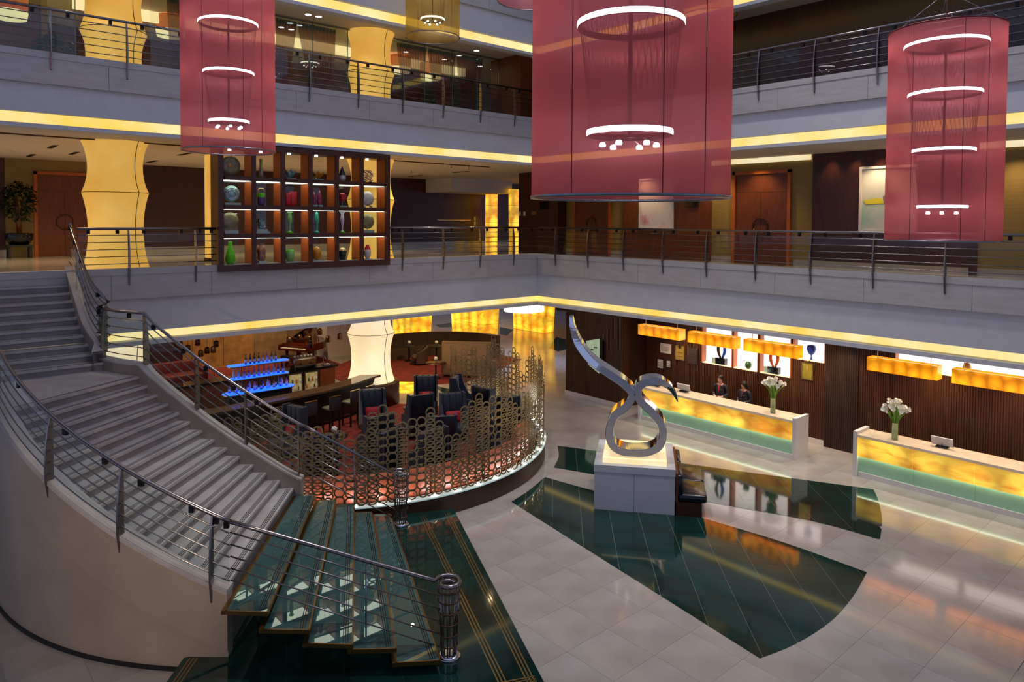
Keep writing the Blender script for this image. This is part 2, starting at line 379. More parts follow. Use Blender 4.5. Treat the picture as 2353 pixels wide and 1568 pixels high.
leafB = v2(smooth(gp((1281, 1025), (1284, 1050), (1272, 1075)), 3))[:-1]+v2(smooth([zp(1272, 1075).to_2d(), zp(1364, 1091).to_2d(), Vector((13.7, 10.4)), zp(1620, 1153).to_2d(), zp(1860, 1197).to_2d(), zp(2022, 1241).to_2d()], 4))[:-1]+v2(smooth(gp((2022, 1241), (2027, 1195), (2018, 1150), (2007, 1125)), 3))[:-1]+v2(smooth([zp(2007, 1125).to_2d(), zp(1800, 1097).to_2d(), zp(1616, 1072).to_2d(), zp(1364, 1036).to_2d(), zp(1281, 1025).to_2d()], 4))[:-1]
def ccw(p): return p if sum(p[i-1][0]*p[i][1]-p[i][0]*p[i-1][1] for i in range(len(p))) > 0 else p[::-1]
inlay(ccw(leafA), 'large dark green marble leaf inlaid in the floor before the sculpture plinth')
inlay(ccw(leafB), 'dark green marble leaf inlaid in the floor between plinth and reception desks')
for pts, lb in (((( 660+330, 885), (1035, 895), (1062, 917), (1018, 903)), 'small green marble wedge in the floor behind the navy chairs'),
                (((1000, 747), (1036, 742), (1060, 752), (1010, 753)), 'far green marble wedge in the floor between the glowing onyx piers'),
                (((1148, 752), (1180, 758), (1165, 772), (1148, 768)), 'green marble wedge in the floor beside the middle onyx pier'),
                (((1278, 775), (1302, 781), (1302, 803), (1283, 808), (1262, 800)), 'green marble wedge in the floor beside the slatted wall end')):
    q = ccw([tuple(zp(*p).to_2d()) for p in pts]); o = MB().prism(q, .0003, .004).build('floor_inlay', 'green_marble', loc=(q[0][0], q[0][1], 0), world=True); struct(o, lb, 'floor inlay')
# ---- balconies: slabs, fascias, coves, lips, ceilings
def band(name, pieces, m, label, cat='trim', kind='structure'):
    b = MB()
    for p in pieces: b.bx(*p)
    o = b.build(name, m); struct(o, label, cat); return o
XL, YR = -4.0, -4.0                          # how far the galleries run beyond the frame
def lslab(z0, z1, d0, d1):                   # L-shaped ring piece between offsets d0 and d1 behind the fascia plane
    return [(XL, XC+d1, YC+d0, YC+d1, z0, z1), (XC+d0, XC+d1, YR, YC+d0, z0, z1)]
def level(n, zf, cap, step, bot, b2, lip, ce, word):
    band(f'floor_{word}', lslab(zf-.16, zf, .25, 15) if n < 4 else lslab(zf-.16, zf, .25, 4), 'cream_stone', f'polished stone floor of the {word} gallery', 'floor')
    a = band(f'trim_{n}1', lslab(zf-.0, cap, -.0, .25) if n < 4 else [], 'fascia_marble', f'stone kerb along the edge of the {word} gallery') if n < 4 else None
    f1 = struct(thing(f'trim_{n}2', None, None, (XC, YC, step)), f'upper stone fascia of the {word} gallery', 'trim')
    # stone fascia is clad in long slabs
    x = XC; k = 0
    while x > XL:
        w = 2.31; MB().bx(max(x-w, XL)+.004, x-.004+(.25 if k == 0 else 0), YC+.015, YC+.25, step, zf-.002).build('fascia_slab', 'fascia_marble', f1, world=True); x -= w; k += 1
    y = YC
    while y > YR:
        w = 2.31; MB().bx(XC+.015, XC+.25, max(y-w, YR)+.004, y-.004, step, zf-.002).build('fascia_slab', 'fascia_marble', f1, world=True); y -= w
    band(f'trim_{n}3', lslab(bot, step, .10, .25), 'plaster', f'white plaster fascia below the stone of the {word} gallery')
    band(f'trim_{n}4', lslab(b2-.05, bot+.12, .42, .46), 'cove' if n != 1 else 'cove', f'warm glowing light cove under the {word} gallery edge')
    band(f'trim_{n}5', lslab(lip, b2, .02+.08, .44), 'plaster', f'white lip of the light cove under the {word} gallery edge')
    band(f'ceiling_{n}', lslab(ce, ce+.12, .44, 15), 'ceiling_paint', f'cream painted ceiling below the {word} gallery', 'ceiling')
level(2, L2, 5.16, 4.42, 3.60, 3.37, 3.26, CE1, 'second')
level(3, L3, 10.07, 9.35, 8.71, 8.46, 8.37, CE2, 'third')
level(4, L4, 15.0, 13.53, 12.72, 12.42, 12.33, CE3, 'fourth')
# ---- ground floor walls
def wall(name, box, m, label, kids=None):
    o = MB().bx(*box).build(name, m); return struct(o, label, 'wall')
wall('wall_bar_back', (6.0, 15.2, 31.2, 31.5, 0, CE1), 'wood_dark', 'dark wall behind the bar and piano')
wall('wall_far_back', (-6, 40, 40, 40.3, 0, CE1), 'ceiling_paint', 'pale far wall of the ground floor behind the onyx piers')
wall('wall_far_right', (36, 36.3, 17, 40, 0, CE1), 'wood_dark', 'dark far wall beyond the onyx piers')
# carved stone panels on the bar wall
mat('carved_stone', S(168, 124, 70), .6, c2=S(128, 90, 46), sc=3.5, detail=9, bump=.6)
mat('grey_stone', S(140, 112, 76), .6, c2=S(108, 86, 58), sc=3, detail=9, bump=.5)
sp = struct(thing('wall_stone_panels', None, None, (12, 31.1, 0)), 'tall carved stone panels on the wall behind the bar', 'wall')
for a, b, m in ((418, 440, 'carved_stone'), (440, 512, 'carved_stone'), (512, 580, 'carved_stone'), (580, 660, 'grey_stone'), (660, 762, 'grey_stone')):
    x0, x1 = yp(a, 800, 31.15).x, yp(b, 800, 31.15).x; MB().bx(x0+.01, x1-.01, 31.08, 31.2, .0, CE1).build('stone_panel', m, sp, world=True)
pl = MB().bx(15.2, 16.6, 30.0, 31.4, 0, CE1).build('wall_pilaster', 'white_paint'); struct(pl, 'cream pilaster between the piano and the lit column', 'wall')
# ---- reception wall with timber slats
RX = 19.95
def slatwall(name, X, y0, y1, z0, z1, m, label, pitch=.058, holes=()):
    w = MB().bx(X+(.24 if holes else 0), X+.34, y0, y1, 0, CE1).build(name, m); struct(w, label, 'wall')
    b = MB(); n = int((y1-y0)/pitch)
    for i in range(n):
        y = y0+i*pitch; segs = [(z0, z1)]
        for (a, c, ha, hc) in holes:
            if a < y+pitch*.5 < c: segs = [(u, v) for (s, e) in segs for (u, v) in ((s, min(e, ha)), (max(s, hc), e)) if v > u]
        for s, e in segs:
            b.bx(X-.022, X, y+.006, y+pitch-.014, s, e)
            if holes: b.bx(X, X+.02, y, y+pitch, s, e)
    tag(b.build('timber_slats', m, w), None, kind='stuff'); return w
holes = [(12.1, 13.22, 1.77, 2.97), (11.22, 12.08, 1.77, 2.97), (10.17, 11.18, 1.77, 2.97), (9.17, 10.1, 2.36, 2.99), (3.17, 7.33, 2.53, 3.0)]
slatwall('wall_reception', RX, -3.6, 15.5, .16, CE1, 'wood_slat', 'slatted timber wall behind the reception desks', holes=holes)
slatwall('wall_end_block', 18.68, 15.48, 18.16, .16, CE1, 'wood_slat', 'slatted timber block at the far end of reception carrying the lit map')
MB().bx(18.70, 23, 15.5, 18.14, 0, CE1).build('end_block_core', 'wood_slat_dark', bpy.data.objects['wall_end_block'])
band('wall_door_panel', [(RX-.05, RX+.02, 8.22, 9.15, 0, 3.26)], 'wood_slat_dark', 'dark flush service door panel in the slatted wall', 'wall')
b = MB()
for i in range(15): b.bx(RX-.066, RX-.05, 8.23+i*.061, 8.23+i*.061+.044, 0, 3.26)
tag(b.build('timber_slats', 'wood_slat_dark', bpy.data.objects['wall_door_panel']), None, kind='stuff')
band('baseboard_reception', [(RX-.035, RX, 9.15, 15.5, 0, .16), (RX-.035, RX, -3.6, 8.22, 0, .16), (18.65, 18.68, 15.48, 18.16, 0, .16)], 'white_paint', 'pale stone skirting under the slatted walls', 'baseboard')
# ---- second gallery walls
WX, WY = 21.2, 30.0
wall('wall_second_back', (-6, 34, WY, WY+.3, L2, CE2), 'wood_dark', 'dark timber wall at the back of the second gallery')
wall('wall_second_right', (WX, WX+.3, YR, 21.5, L2, CE2), 'gold_paper', 'olive gold papered wall of the second gallery')
def xpanel(name, a, b, m, label, d=.1, z0=L2, z1=CE2):      # timber panel proud of the right gallery wall, a/b = photo columns
    y0, y1 = xp(b, 480, WX-d).y, xp(a, 480, WX-d).y
    o = MB().bx(WX-d, WX, y0, y1, z0, z1).build(name, m, loc=(WX, (y0+y1)/2, z0), world=True); return struct(o, label, 'wall')
xpanel('wall_panel_corner', 1192, 1282, 'wood_dark', 'dark timber wall panel by the inner corner of the second gallery', .5)
xpanel('wall_panel_middle', 1430, 1632, 'wood_mid', 'mid brown timber wall panel behind the pink painting')
xpanel('wall_panel_right', 1866, 2246, 'wood_dark', 'dark timber wall panel behind the pale green painting')
band('baseboard_second', [(WX-.02, WX, 12.95, 21, L2, L2+.2), (WX-.02, WX, 10.2, 10.8, L2, L2+.2), (WX-.13, WX-.1, 6.0, 10.2, L2, L2+.2), (WX-.02, WX, YR, 6.0, L2, L2+.2)], 'cream_stone', 'pale stone skirting of the second gallery wall', 'baseboard')
MB().bx(-6, 34, WY-.03, WY, L2, L2+.25).build('baseboard_back', 'cream_stone'); struct(bpy.data.objects['baseboard_back'], 'pale stone skirting at the back of the second gallery', 'baseboard')
band('trim_second_cove', [(WX-.06, WX-.02, 10.28, 15.2, 8.26, CE2), (WX-.06, WX-.02, YR, 5.9, 8.26, CE2)], 'cove_white', 'bright light slot along the top of the olive wall')
band('trim_ceiling_groove', [(-2, 17.5, 21.15, 21.22, CE2-.03, CE2+.02)], 'bronze', 'thin dark strip in the second gallery ceiling')
x0 = yp(993, 460, WY-.6).x; band('trim_bulkhead', [(x0, 24.5, WY-2.2, WY-.05, 7.75, CE2)], 'ceiling_paint', 'cream bulkhead over the recessed timber wall')
# ---- third gallery
wall('wall_third_back', (-6, 34, 32, 32.3, L3, CE3), 'gold_paper', 'warm back wall of the restaurant on the third gallery')
mat('mahogany', S(60, 26, 20), .3, c2=S(44, 18, 14), sc=3, stretch=(9, 9, .7))
wall('wall_third_right', (WX-.8, WX-.5, YR, 20.4, L3, 15), 'mahogany', 'dark mahogany wall of the third gallery')
wall('wall_third_corner', (18.4, 20.4, 20.4, 22.2, L3, CE3), 'wood_mid', 'brown timber wall end in the corner of the third gallery')

# ---- the near galleries the photograph is taken from (behind and beside the camera)
for n_, z_ in ((2, L2), (3, L3), (4, L4)):
    band(f'floor_near_{n_}', [(-9, -.45, -9, 18.6, z_-.9, z_), (-.45, 26, -9, -.45, z_-.9, z_)], 'plaster', f'near gallery slab of level {n_} beside the viewpoint', 'floor')
# ================================================================== STAIRCASE AND RAILINGS
HP, RS = .20, .16
CO, RO = (7.23, 14.63), 5.98
CI, RI = (8.88, 17.94), 5.77
def oc(a, dr=0): a = rad(a); return Vector((CO[0]+(RO+dr)*math.cos(a), CO[1]+(RO+dr)*math.sin(a)))
def ic(a, dr=0): a = rad(a); return Vector((CI[0]+(RI+dr)*math.cos(a), CI[1]+(RI+dr)*math.sin(a)))
Rlow = [Vector(p) for p in ((3.73, 15.34), (3.83, 15.14), (3.96, 14.94), (4.10, 14.74), (4.25, 14.55), (4.39, 14.35), (4.55, 14.16), (4.72, 13.97), (4.89, 13.79), (5.07, 13.61), (5.26, 13.44), (5.45, 13.28), (5.65, 13.13), (5.86, 12.99))]
Llow = [oc(187+44*k/13, -.1) for k in range(14)]
Yup = [19.05-.262*k for k in range(11)]
Rup = [Vector((3.11+max(0, k-6)**2*.014, Yup[k])) for k in range(11)]
Lup = [Vector((1.35, Yup[k])) for k in range(11)]
stair = struct(thing('staircase', None, None, (3.5, 13, 0)), 'wide curving grey stone staircase with green glass lower steps', 'staircase')
def tread(poly, zt, edge, grooves=True, th=.05):
    o = MB().prism(poly, zt-th, zt).build('tread', 'stair_stone', stair, world=True)
    if grooves:
        a, b = edge; d = (b-a); n = Vector((-d.y, d.x)).normalized(); c = sum((Vector(p) for p in poly), Vector((0, 0)))/len(poly)
        if (c-(a+b)/2).dot(n) < 0: n = -n
        g = MB(); d.normalize()
        for q in (.045, .075, .105): 
            p0, p1 = a+n*q+d*.04, b+n*q-d*.04; g.prism(ccw([tuple(p0), tuple(p1), tuple(p1+n*.012), tuple(p0+n*.012)]), zt-.001, zt+.0015)
        g.build('grip_strips', 'black_metal', o, world=True)
    return o
def riser(a, b, z0, z1): 
    d = (b-a).normalized(); n = Vector((-d.y, d.x))*.01
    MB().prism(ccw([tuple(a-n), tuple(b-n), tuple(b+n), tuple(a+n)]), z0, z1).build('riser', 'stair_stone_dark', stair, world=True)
for k in range(1, 11):                      # upper flight
    zt = L2-k*RS; back = Yup[k-1]+.01
    tread(ccw([tuple(Rup[k]), tuple(Lup[k]), (1.35, back), (Rup[k-1].x, back)]), zt, (Rup[k], Lup[k]))
    riser(Rup[k-1]+Vector((0, .03)), Lup[k-1]+Vector((0, .03)), zt, zt+RS-.04)
zl = HP+19*RS
riser(Rup[10]+Vector((0, .03)), Lup[10]+Vector((0, .03)), zl, zl+RS-.04)
riser(Rup[0]+Vector((0, .05)), Lup[0]+Vector((0, .05)), L2-RS, L2-.01)
tread(ccw([tuple(Rlow[0]), tuple(Llow[0])]+[tuple(oc(183, -.1)), (1.35, 14.6), (1.35, Yup[10]+.02), (Rup[10].x, Yup[10]+.02), tuple(ic(200))]), zl, (Rlow[0], Llow[0]))
for k in range(1, 14):
    zt = zl-k*RS; bR, bL = Rlow[k-1], Llow[k-1]; e = (Rlow[k]-Llow[k]).normalized(); n = Vector((-e.y, e.x))
    if (bR-Rlow[k]).dot(n) < 0: n = -n
    tread(ccw([tuple(Rlow[k]), tuple(Llow[k]), tuple(bL+n*.04), tuple(bR+n*.04)]), zt, (Rlow[k], Llow[k]))
    riser(bR+n*.03, bL+n*.03, zt, zt+RS-.04)
d13 = Vector((.75, -.62))*.0
riser(Rlow[13]+Vector((-.02, .02)), Llow[13]+Vector((-.02, .02)), .2, zl-13*RS-.04)
# outer wall: curved stringer above, wall set back below
def ozc(a): return zl-(a-187)/44*13*RS if a >= 187 else zl
An = [180+51.5*i/44 for i in range(45)]
outer = [(oc(a), ozc(a)) for a in An]; outer = [(Vector((1.25, 19.05)), L2), (Vector((1.25, Yup[10])), zl+.16), (Vector((1.25, Yup[10]-.25)), zl)]+outer
def ribbon(name, pl, zb, zt, d0, d1, m, parent=stair, smoothf=True):
    """wall between offsets d0 (outer) and d1 (inner) of a path of (point, z); zb/zt give the heights"""
    b = MB(); n = len(pl); V = []
    for i, (p, z) in enumerate(pl):
        t = (pl[min(i+1, n-1)][0]-pl[max(i-1, 0)][0]).normalized(); nn = Vector((-t.y, t.x))
        for d, q in ((d0, zb), (d1, zb), (d1, zt), (d0, zt)):
            w = p+nn*d; V.append((w.x, w.y, q(z)))
    F = [(i*4+k, i*4+(k+1) % 4, (i+1)*4+(k+1) % 4, (i+1)*4+k) for i in range(n-1) for k in range(4)]+[(0, 1, 2, 3), tuple((n-1)*4+k for k in (3, 2, 1, 0))]
    b.add(V, F); return b.build(name, m, parent, world=True)
# going down the stairs the outside of the curve lies to the right of the path (negative offset)
for i in range(0, len(outer)-1, 4):
    pc = outer[i:i+5]
    ribbon('stringer_panel', pc, lambda z: max(z-.85, .3), lambda z: z-.035, -.0, .22, 'wall_marble')
    ribbon('wall_panel', pc, lambda z: 0, lambda z: max(z-.84, .3), .035, .22, 'wall_marble')
ribbon('outer_coping', outer, lambda z: z-.035, lambda z: z+.03, -.015, .25, 'stair_stone')
ribbon('base_strip', outer, lambda z: 0, lambda z: .05, .0, .06, 'black_matt')
inner = [(Rup[k]+Vector((.0, 0)), L2-k*RS) for k in range(11)]+[(ic(191), zl), (ic(199), zl)]+[(Rlow[k], zl-k*RS) for k in range(14)]+[(Vector((5.97, 12.90)), zl-13.4*RS)]
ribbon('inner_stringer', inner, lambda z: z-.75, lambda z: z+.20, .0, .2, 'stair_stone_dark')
ribbon('inner_coping', inner, lambda z: z+.20, lambda z: z+.24, -.01, .22, 'stair_stone')
# soffit wall under the lower flight on the inner side
ribbon('inner_wall', inner[8:], lambda z: 0, lambda z: z-.74, .08, .2, 'wall_marble')
# end wall below the last stone tread
# glass steps
G = [((5.93, 13.0), (6.19, 12.78), (3.83, 9.36), (3.43, 9.75)), ((6.32, 12.85), (6.56, 12.65), (4.19, 8.85), (3.75, 9.25)), ((6.69, 12.79), (6.93, 12.59), (4.6, 8.41), (4.17, 8.82)), ((6.97, 12.56), (7.2, 12.36), (5.13, 8.18), (4.68, 8.54)), ((7.39, 12.56), (7.63, 12.36), (5.58, 7.78), (5.12, 8.11))]
for k, q in enumerate(G):
    z = HP+(5-k)*RS; bR, fR, fL, bL = [Vector(p) for p in q]; q4 = ccw([tuple(p) for p in (bR, fR, fL, bL)])
    g = MB().prism(q4, z-.03, z).build('glass_step', 'green_glass', stair, world=True)
    fr = MB(); P = [Vector(p) for p in q4]
    for i in range(4):
        a, b = P[i], P[(i+1) % 4]; d = (b-a).normalized(); n = Vector((d.y, -d.x))
        w = .07 if {tuple(a), tuple(b)} == {tuple(bR), tuple(bL)} else .022
        fr.prism(ccw([tuple(a-d*.02), tuple(b+d*.02), tuple(b+d*.02+n*w), tuple(a-d*.02+n*w)]), z-.055, z+.002)
    fr.build('brass_frame', 'brass_dark', g, world=True)
    gr = MB(); d = (fL-fR).normalized(); n = Vector((-d.y, d.x)); n = n if (bR-fR).dot(n) > 0 else -n
    for o in (.045, .075, .105):
        a, b = fR+n*o+d*.04, fL+n*o-d*.04; gr.prism(ccw([tuple(a), tuple(b), tuple(b+n*.012), tuple(a+n*.012)]), z, z+.002)
    gr.build('grip_strips', 'black_metal', g, world=True)
    # steel carriers under each glass step
    ca = MB()
    for t in (.2, .8):
        m = (bR+fR)/2*(1-t)+(bL+fL)/2*t; ca.bx(m.x-.06, m.x+.06, m.y-.06, m.y+.06, HP-.02, z-.03)
    ca.build('steel_support', 'steel', g, world=True)
# green marble platform at the stair foot
PLT = [(9.0, 12.03), (6.35, 6.35), (1.51, 8.53), (3.05, 10.36), (3.7, 10.2), (6.0, 12.9), (6.9, 13.1), (8.2, 12.5)]
plat = struct(thing('stair_platform', None, None, (6, 9, 0)), 'low dark green marble platform at the foot of the stairs', 'platform')
MB().prism(ccw(PLT), .0, HP-.012).build('platform_body', 'joint', plat, world=True)
n = 16; w = .75
for i in range(-n, n):
    for j in range(-n, n):
        cx, cy = 6+i*w, 9+j*w; ca, sa = math.cos(rad(-24.3)), math.sin(rad(-24.3)); R2 = lambda x, y: (6+x*ca-y*sa, 9+x*sa+y*ca); h = w/2-.0015
        q = clip(ccw(PLT), [R2(i*w-h, j*w-h), R2(i*w+h, j*w-h), R2(i*w+h, j*w+h), R2(i*w-h, j*w+h)])
        if len(q) > 2 and area(q) > .004: MB().prism(q, HP-.03, HP).build('green_tile', 'green_marble', plat, world=True)
def inset_line(a, b, off, w=.018):
    a, b = Vector(a), Vector(b); d = (b-a).normalized(); n = Vector((d.y, -d.x)); c = Vector((6, 9.5)); n = n if (c-a).dot(n) > 0 else -n
    a2, b2 = a+n*off, b+n*off; MB().prism(ccw([tuple(a2), tuple(b2), tuple(b2+n*w), tuple(a2+n*w)]), HP-.001, HP+.002).build('brass_line', 'brass', plat, world=True)
for o in (.08, .13, .18): inset_line((8.95, 12.0), (6.3, 6.3), o); inset_line((3.05, 10.36), (1.51, 8.53), o)
for o in (.42, .47, .52): inset_line((8.75, 12.0), (6.52, 6.85-o*.0), o); inset_line((6.35+.0, 6.55), (2.1, 8.5), o-.2)

# ---- railings
def rpath(P): 
    P = [Vector(p) for p in P]; L = [0]
    for i in range(1, len(P)): L.append(L[-1]+(P[i]-P[i-1]).length)
    def at(s):
        s = max(0, min(s, L[-1])); i = 1
        while i < len(L)-1 and L[i] < s: i += 1
        t = (s-L[i-1])/max(L[i]-L[i-1], 1e-6); return P[i-1].lerp(P[i], t), (P[i]-P[i-1]).normalized()
    return P, L, at
def railing(name, label, P, posts, h=.95, side=1, tip=.41, bars=5, glass=True, ret=True, blade=1., group=None):
    """P: points on the kerb line; posts: distances along P; side: which side of the path the blades stand out to"""
    P, L, at = rpath(P); o = thing(name, label, 'railing', tuple(P[0]), group=group)
    up = Vector((0, 0, 1)); sub = []
    def ofs(p, t, d): 
        n = Vector((t.y, -t.x, 0)).normalized()*side; return p+n*d
    S_ = sorted(set(list(L)+[L[-1]*i/max(2, int(L[-1]/.5)) for i in range(int(L[-1]/.5)+1)])) if len(P) > 2 else [0, L[-1]]
    pts = [at(s) for s in S_]
    MB().tube([p+up*h for p, t in pts], .032, 8).build('handrail', 'rail_steel', o, world=True)
    for k in range(bars):
        z = h*(.12+.72*k/(bars-1)); MB().tube([ofs(p, t, .03)+up*z for p, t in pts], .011, 6).build('bar', 'rail_steel', o, world=True)
    for s in posts:
        p, t = at(s); n = Vector((t.y, -t.x, 0)).normalized()*side; tt = Vector((t.x, t.y, 0)).normalized()
        prof = [(-.02, h-.02), (.02, h-.02), (.06, h*.8), (.095, h*.5), (.11, h*.25), (.105, .0), (.085, -tip*.3), (.045, -tip*.95), (.02, -tip), (.012, -tip), (.012, .0), (-.02, .0)]
        MB().ext([p+n*(a*blade)+up*b-tt*.014 for a, b in prof], tt*.028).build('post', 'bronze' if blade < .8 else 'rail_steel', o, world=True)
    if glass:
        e = [0]+list(posts)+[L[-1]]
        for a, b in zip(e, e[1:]):
            if b-a < .2: continue
            ss = [a+.03]+[s for s in S_ if a+.05 < s < b-.05]+[b-.03]; V = []
            for s in ss:
                p, t = at(s); q = ofs(p, t, -.015); V += [tuple(q+up*.02), tuple(q+up*(h-.1))]
            MB().add(V, [(2*i, 2*i+2, 2*i+3, 2*i+1) for i in range(len(ss)-1)]).build('glass_panel', 'rail_glass', o, world=True)
            for f in (.22, .78):
                p, t = at(a+(b-a)*f); MB().box(tuple(ofs(p, t, -.01)+up*(h-.075)), (.07, .05, .09), math.atan2(t.y, t.x)).build('rail_bracket', 'black_metal', o, world=True)
    return o
ky2, kx2 = YC+.03, XC+.03
def xposts(x0, xs): return [x-x0 for x in xs]
railing('gallery_railing', 'short steel and glass railing between the stair head and the display case', [(3.32, ky2, 5.16), (6.45, ky2, 5.16)], xposts(3.32, (4.40, 5.93)), side=1)
railing('gallery_railing', 'steel and glass railing on the second gallery between display case and corner', [(11.66, ky2, 5.16), (kx2, ky2, 5.16)], xposts(11.66, (12.10, 13.67, 15.2, 16.72)), side=1)
railing('gallery_railing', 'long steel and glass railing on the second gallery above reception', [(kx2, ky2, 5.16), (kx2, -1.5, 5.16)], [ky2-(17.92-1.547*i) for i in range(13)], side=1)
railing('gallery_railing', 'steel and glass railing on the third gallery before the curtained restaurant', [(-1.7, ky2, 10.07), (kx2, ky2, 10.07)], [(16.73-1.54*i)+1.7 for i in range(12)][::-1], side=1)
railing('gallery_railing', 'dark steel and glass railing on the third gallery before the mahogany wall', [(kx2, ky2, 10.07), (kx2, -1.5, 10.07)], [ky2-(17.92-1.547*i) for i in range(13)], side=1)
# inner stair railing: gallery corner, down the flight, landing, flight, then open bars to the newel
ip = [(3.2, ky2-.02, 5.22)]+[(p.x+.1, p.y+.0, z+.24) for p, z in inner]
_, Li, _ = rpath(ip)
def nearest(P, L, q):
    return min(range(len(P)), key=lambda i: (Vector(P[i]).to_2d()-Vector(q)).length)
idx = [nearest(ip, Li, q) for q in ((3.21, 18.3), (3.5, 16.0), (3.85, 15.3), (4.5, 14.3), (5.17, 13.55), (5.97, 12.9))]
mx = [Li[i] for i in idx]; mx[1] = Li[11]+.1
railing('stair_railing', 'curved railing on the bar side of the staircase above the ring screen', ip, mx, h=1.0, side=-1, tip=.15)
opx = [(p.x, p.y, z+.03) for p, z in outer if True]
opx = [(p[0]+.06, p[1]+.03, p[2]) for p in opx]; _, Lo, _ = rpath(opx)
targets = [(1.55, 12.9), (2.12, 11.55), (3.45, 10.1)]
po = []
for px in ((122, 1066), (290, 1196), (497, 1325)):
    best = min(range(len(opx)), key=lambda i: abs(topx(opx[i])[0]-px[0])); po.append(Lo[best])
railing('stair_railing', 'curved railing on the outer side of the staircase over the marble wall', opx, [po[0]-2.3, po[0]-4.6]+po, h=.95, side=1, tip=.42)
def newel(name, label, base, start, top0, h=1.08, post=None):
    """cage newel with coiled handrail end and the open bars running up to the last post"""
    B = Vector(base); o = thing(name, label, 'newel', base); A = Vector(start)
    R1, R0 = .15, .10
    for k in range(8):
        a = 2*PI*k/8; MB().tube([(B.x+R0*math.cos(a), B.y+R0*math.sin(a), B.z+.02), (B.x+R1*math.cos(a), B.y+R1*math.sin(a), B.z+h)], .012, 6).build('cage_rod', 'rail_steel', o, world=True)
    for z in (.18, .34, .50, .66, .82, .96):
        r = R0+(R1-R0)*z/h+.02; MB().tube([(B.x+r*math.cos(2*PI*i/20), B.y+r*math.sin(2*PI*i/20), B.z+z) for i in range(20)], .010, 6, closed=True).build('cage_ring', 'bronze', o, world=True)
    MB().lathe([(.17, 0), (.17, .03), (.12, .05)], 20, tuple(B)).build('base_plate', 'chrome', o, world=True)
    d = (Vector((A.x, A.y))-Vector((B.x, B.y))).normalized(); a0 = math.atan2(d.y, d.x)
    end = B+Vector((0, 0, h)); P = [Vector((A.x, A.y, top0)).lerp(end+Vector((d.x, d.y, 0))*.2, i/8) for i in range(9)]
    for i in range(1, 30):
        a = a0+PI/2*0-i*2*PI/20; r = .19-.004*i; P.append(B+Vector((r*math.cos(a), r*math.sin(a), h-.002*i)))
    MB().tube(P, .032, 8).build('coiled_handrail', 'rail_steel', o, world=True)
    for k in range(5):
        f = .12+.72*k/4; zs = A.z+(top0-A.z)*f; ze = B.z+h*(.12+.68*k/4)
        MB().tube([(A.x, A.y, zs), (B.x+d.x*.12, B.y+d.y*.12, ze)], .011, 6).build('bar', 'rail_steel', o, world=True)
    if post is not None:
        q = A.lerp(B, post); zt = (top0+(B.z+h-top0)*post); MB().tube([(q.x, q.y, max(HP, q.z-.25)), (q.x, q.y, zt)], .012, 6).build('thin_post', 'steel', o, world=True)
    return o
e1 = opx[-1]; newel('stair_newel', 'coiled cage newel at the open end of the outer stair railing', (5.88, 7.97, HP), (e1[0], e1[1], e1[2]), e1[2]+.95, post=.62)
e2 = ip[-1]; newel('stair_newel', 'coiled cage newel at the foot of the stairs beside the ring screen', (7.74, 12.13, HP), (e2[0], e2[1], e2[2]), e2[2]+1.0, post=.5)
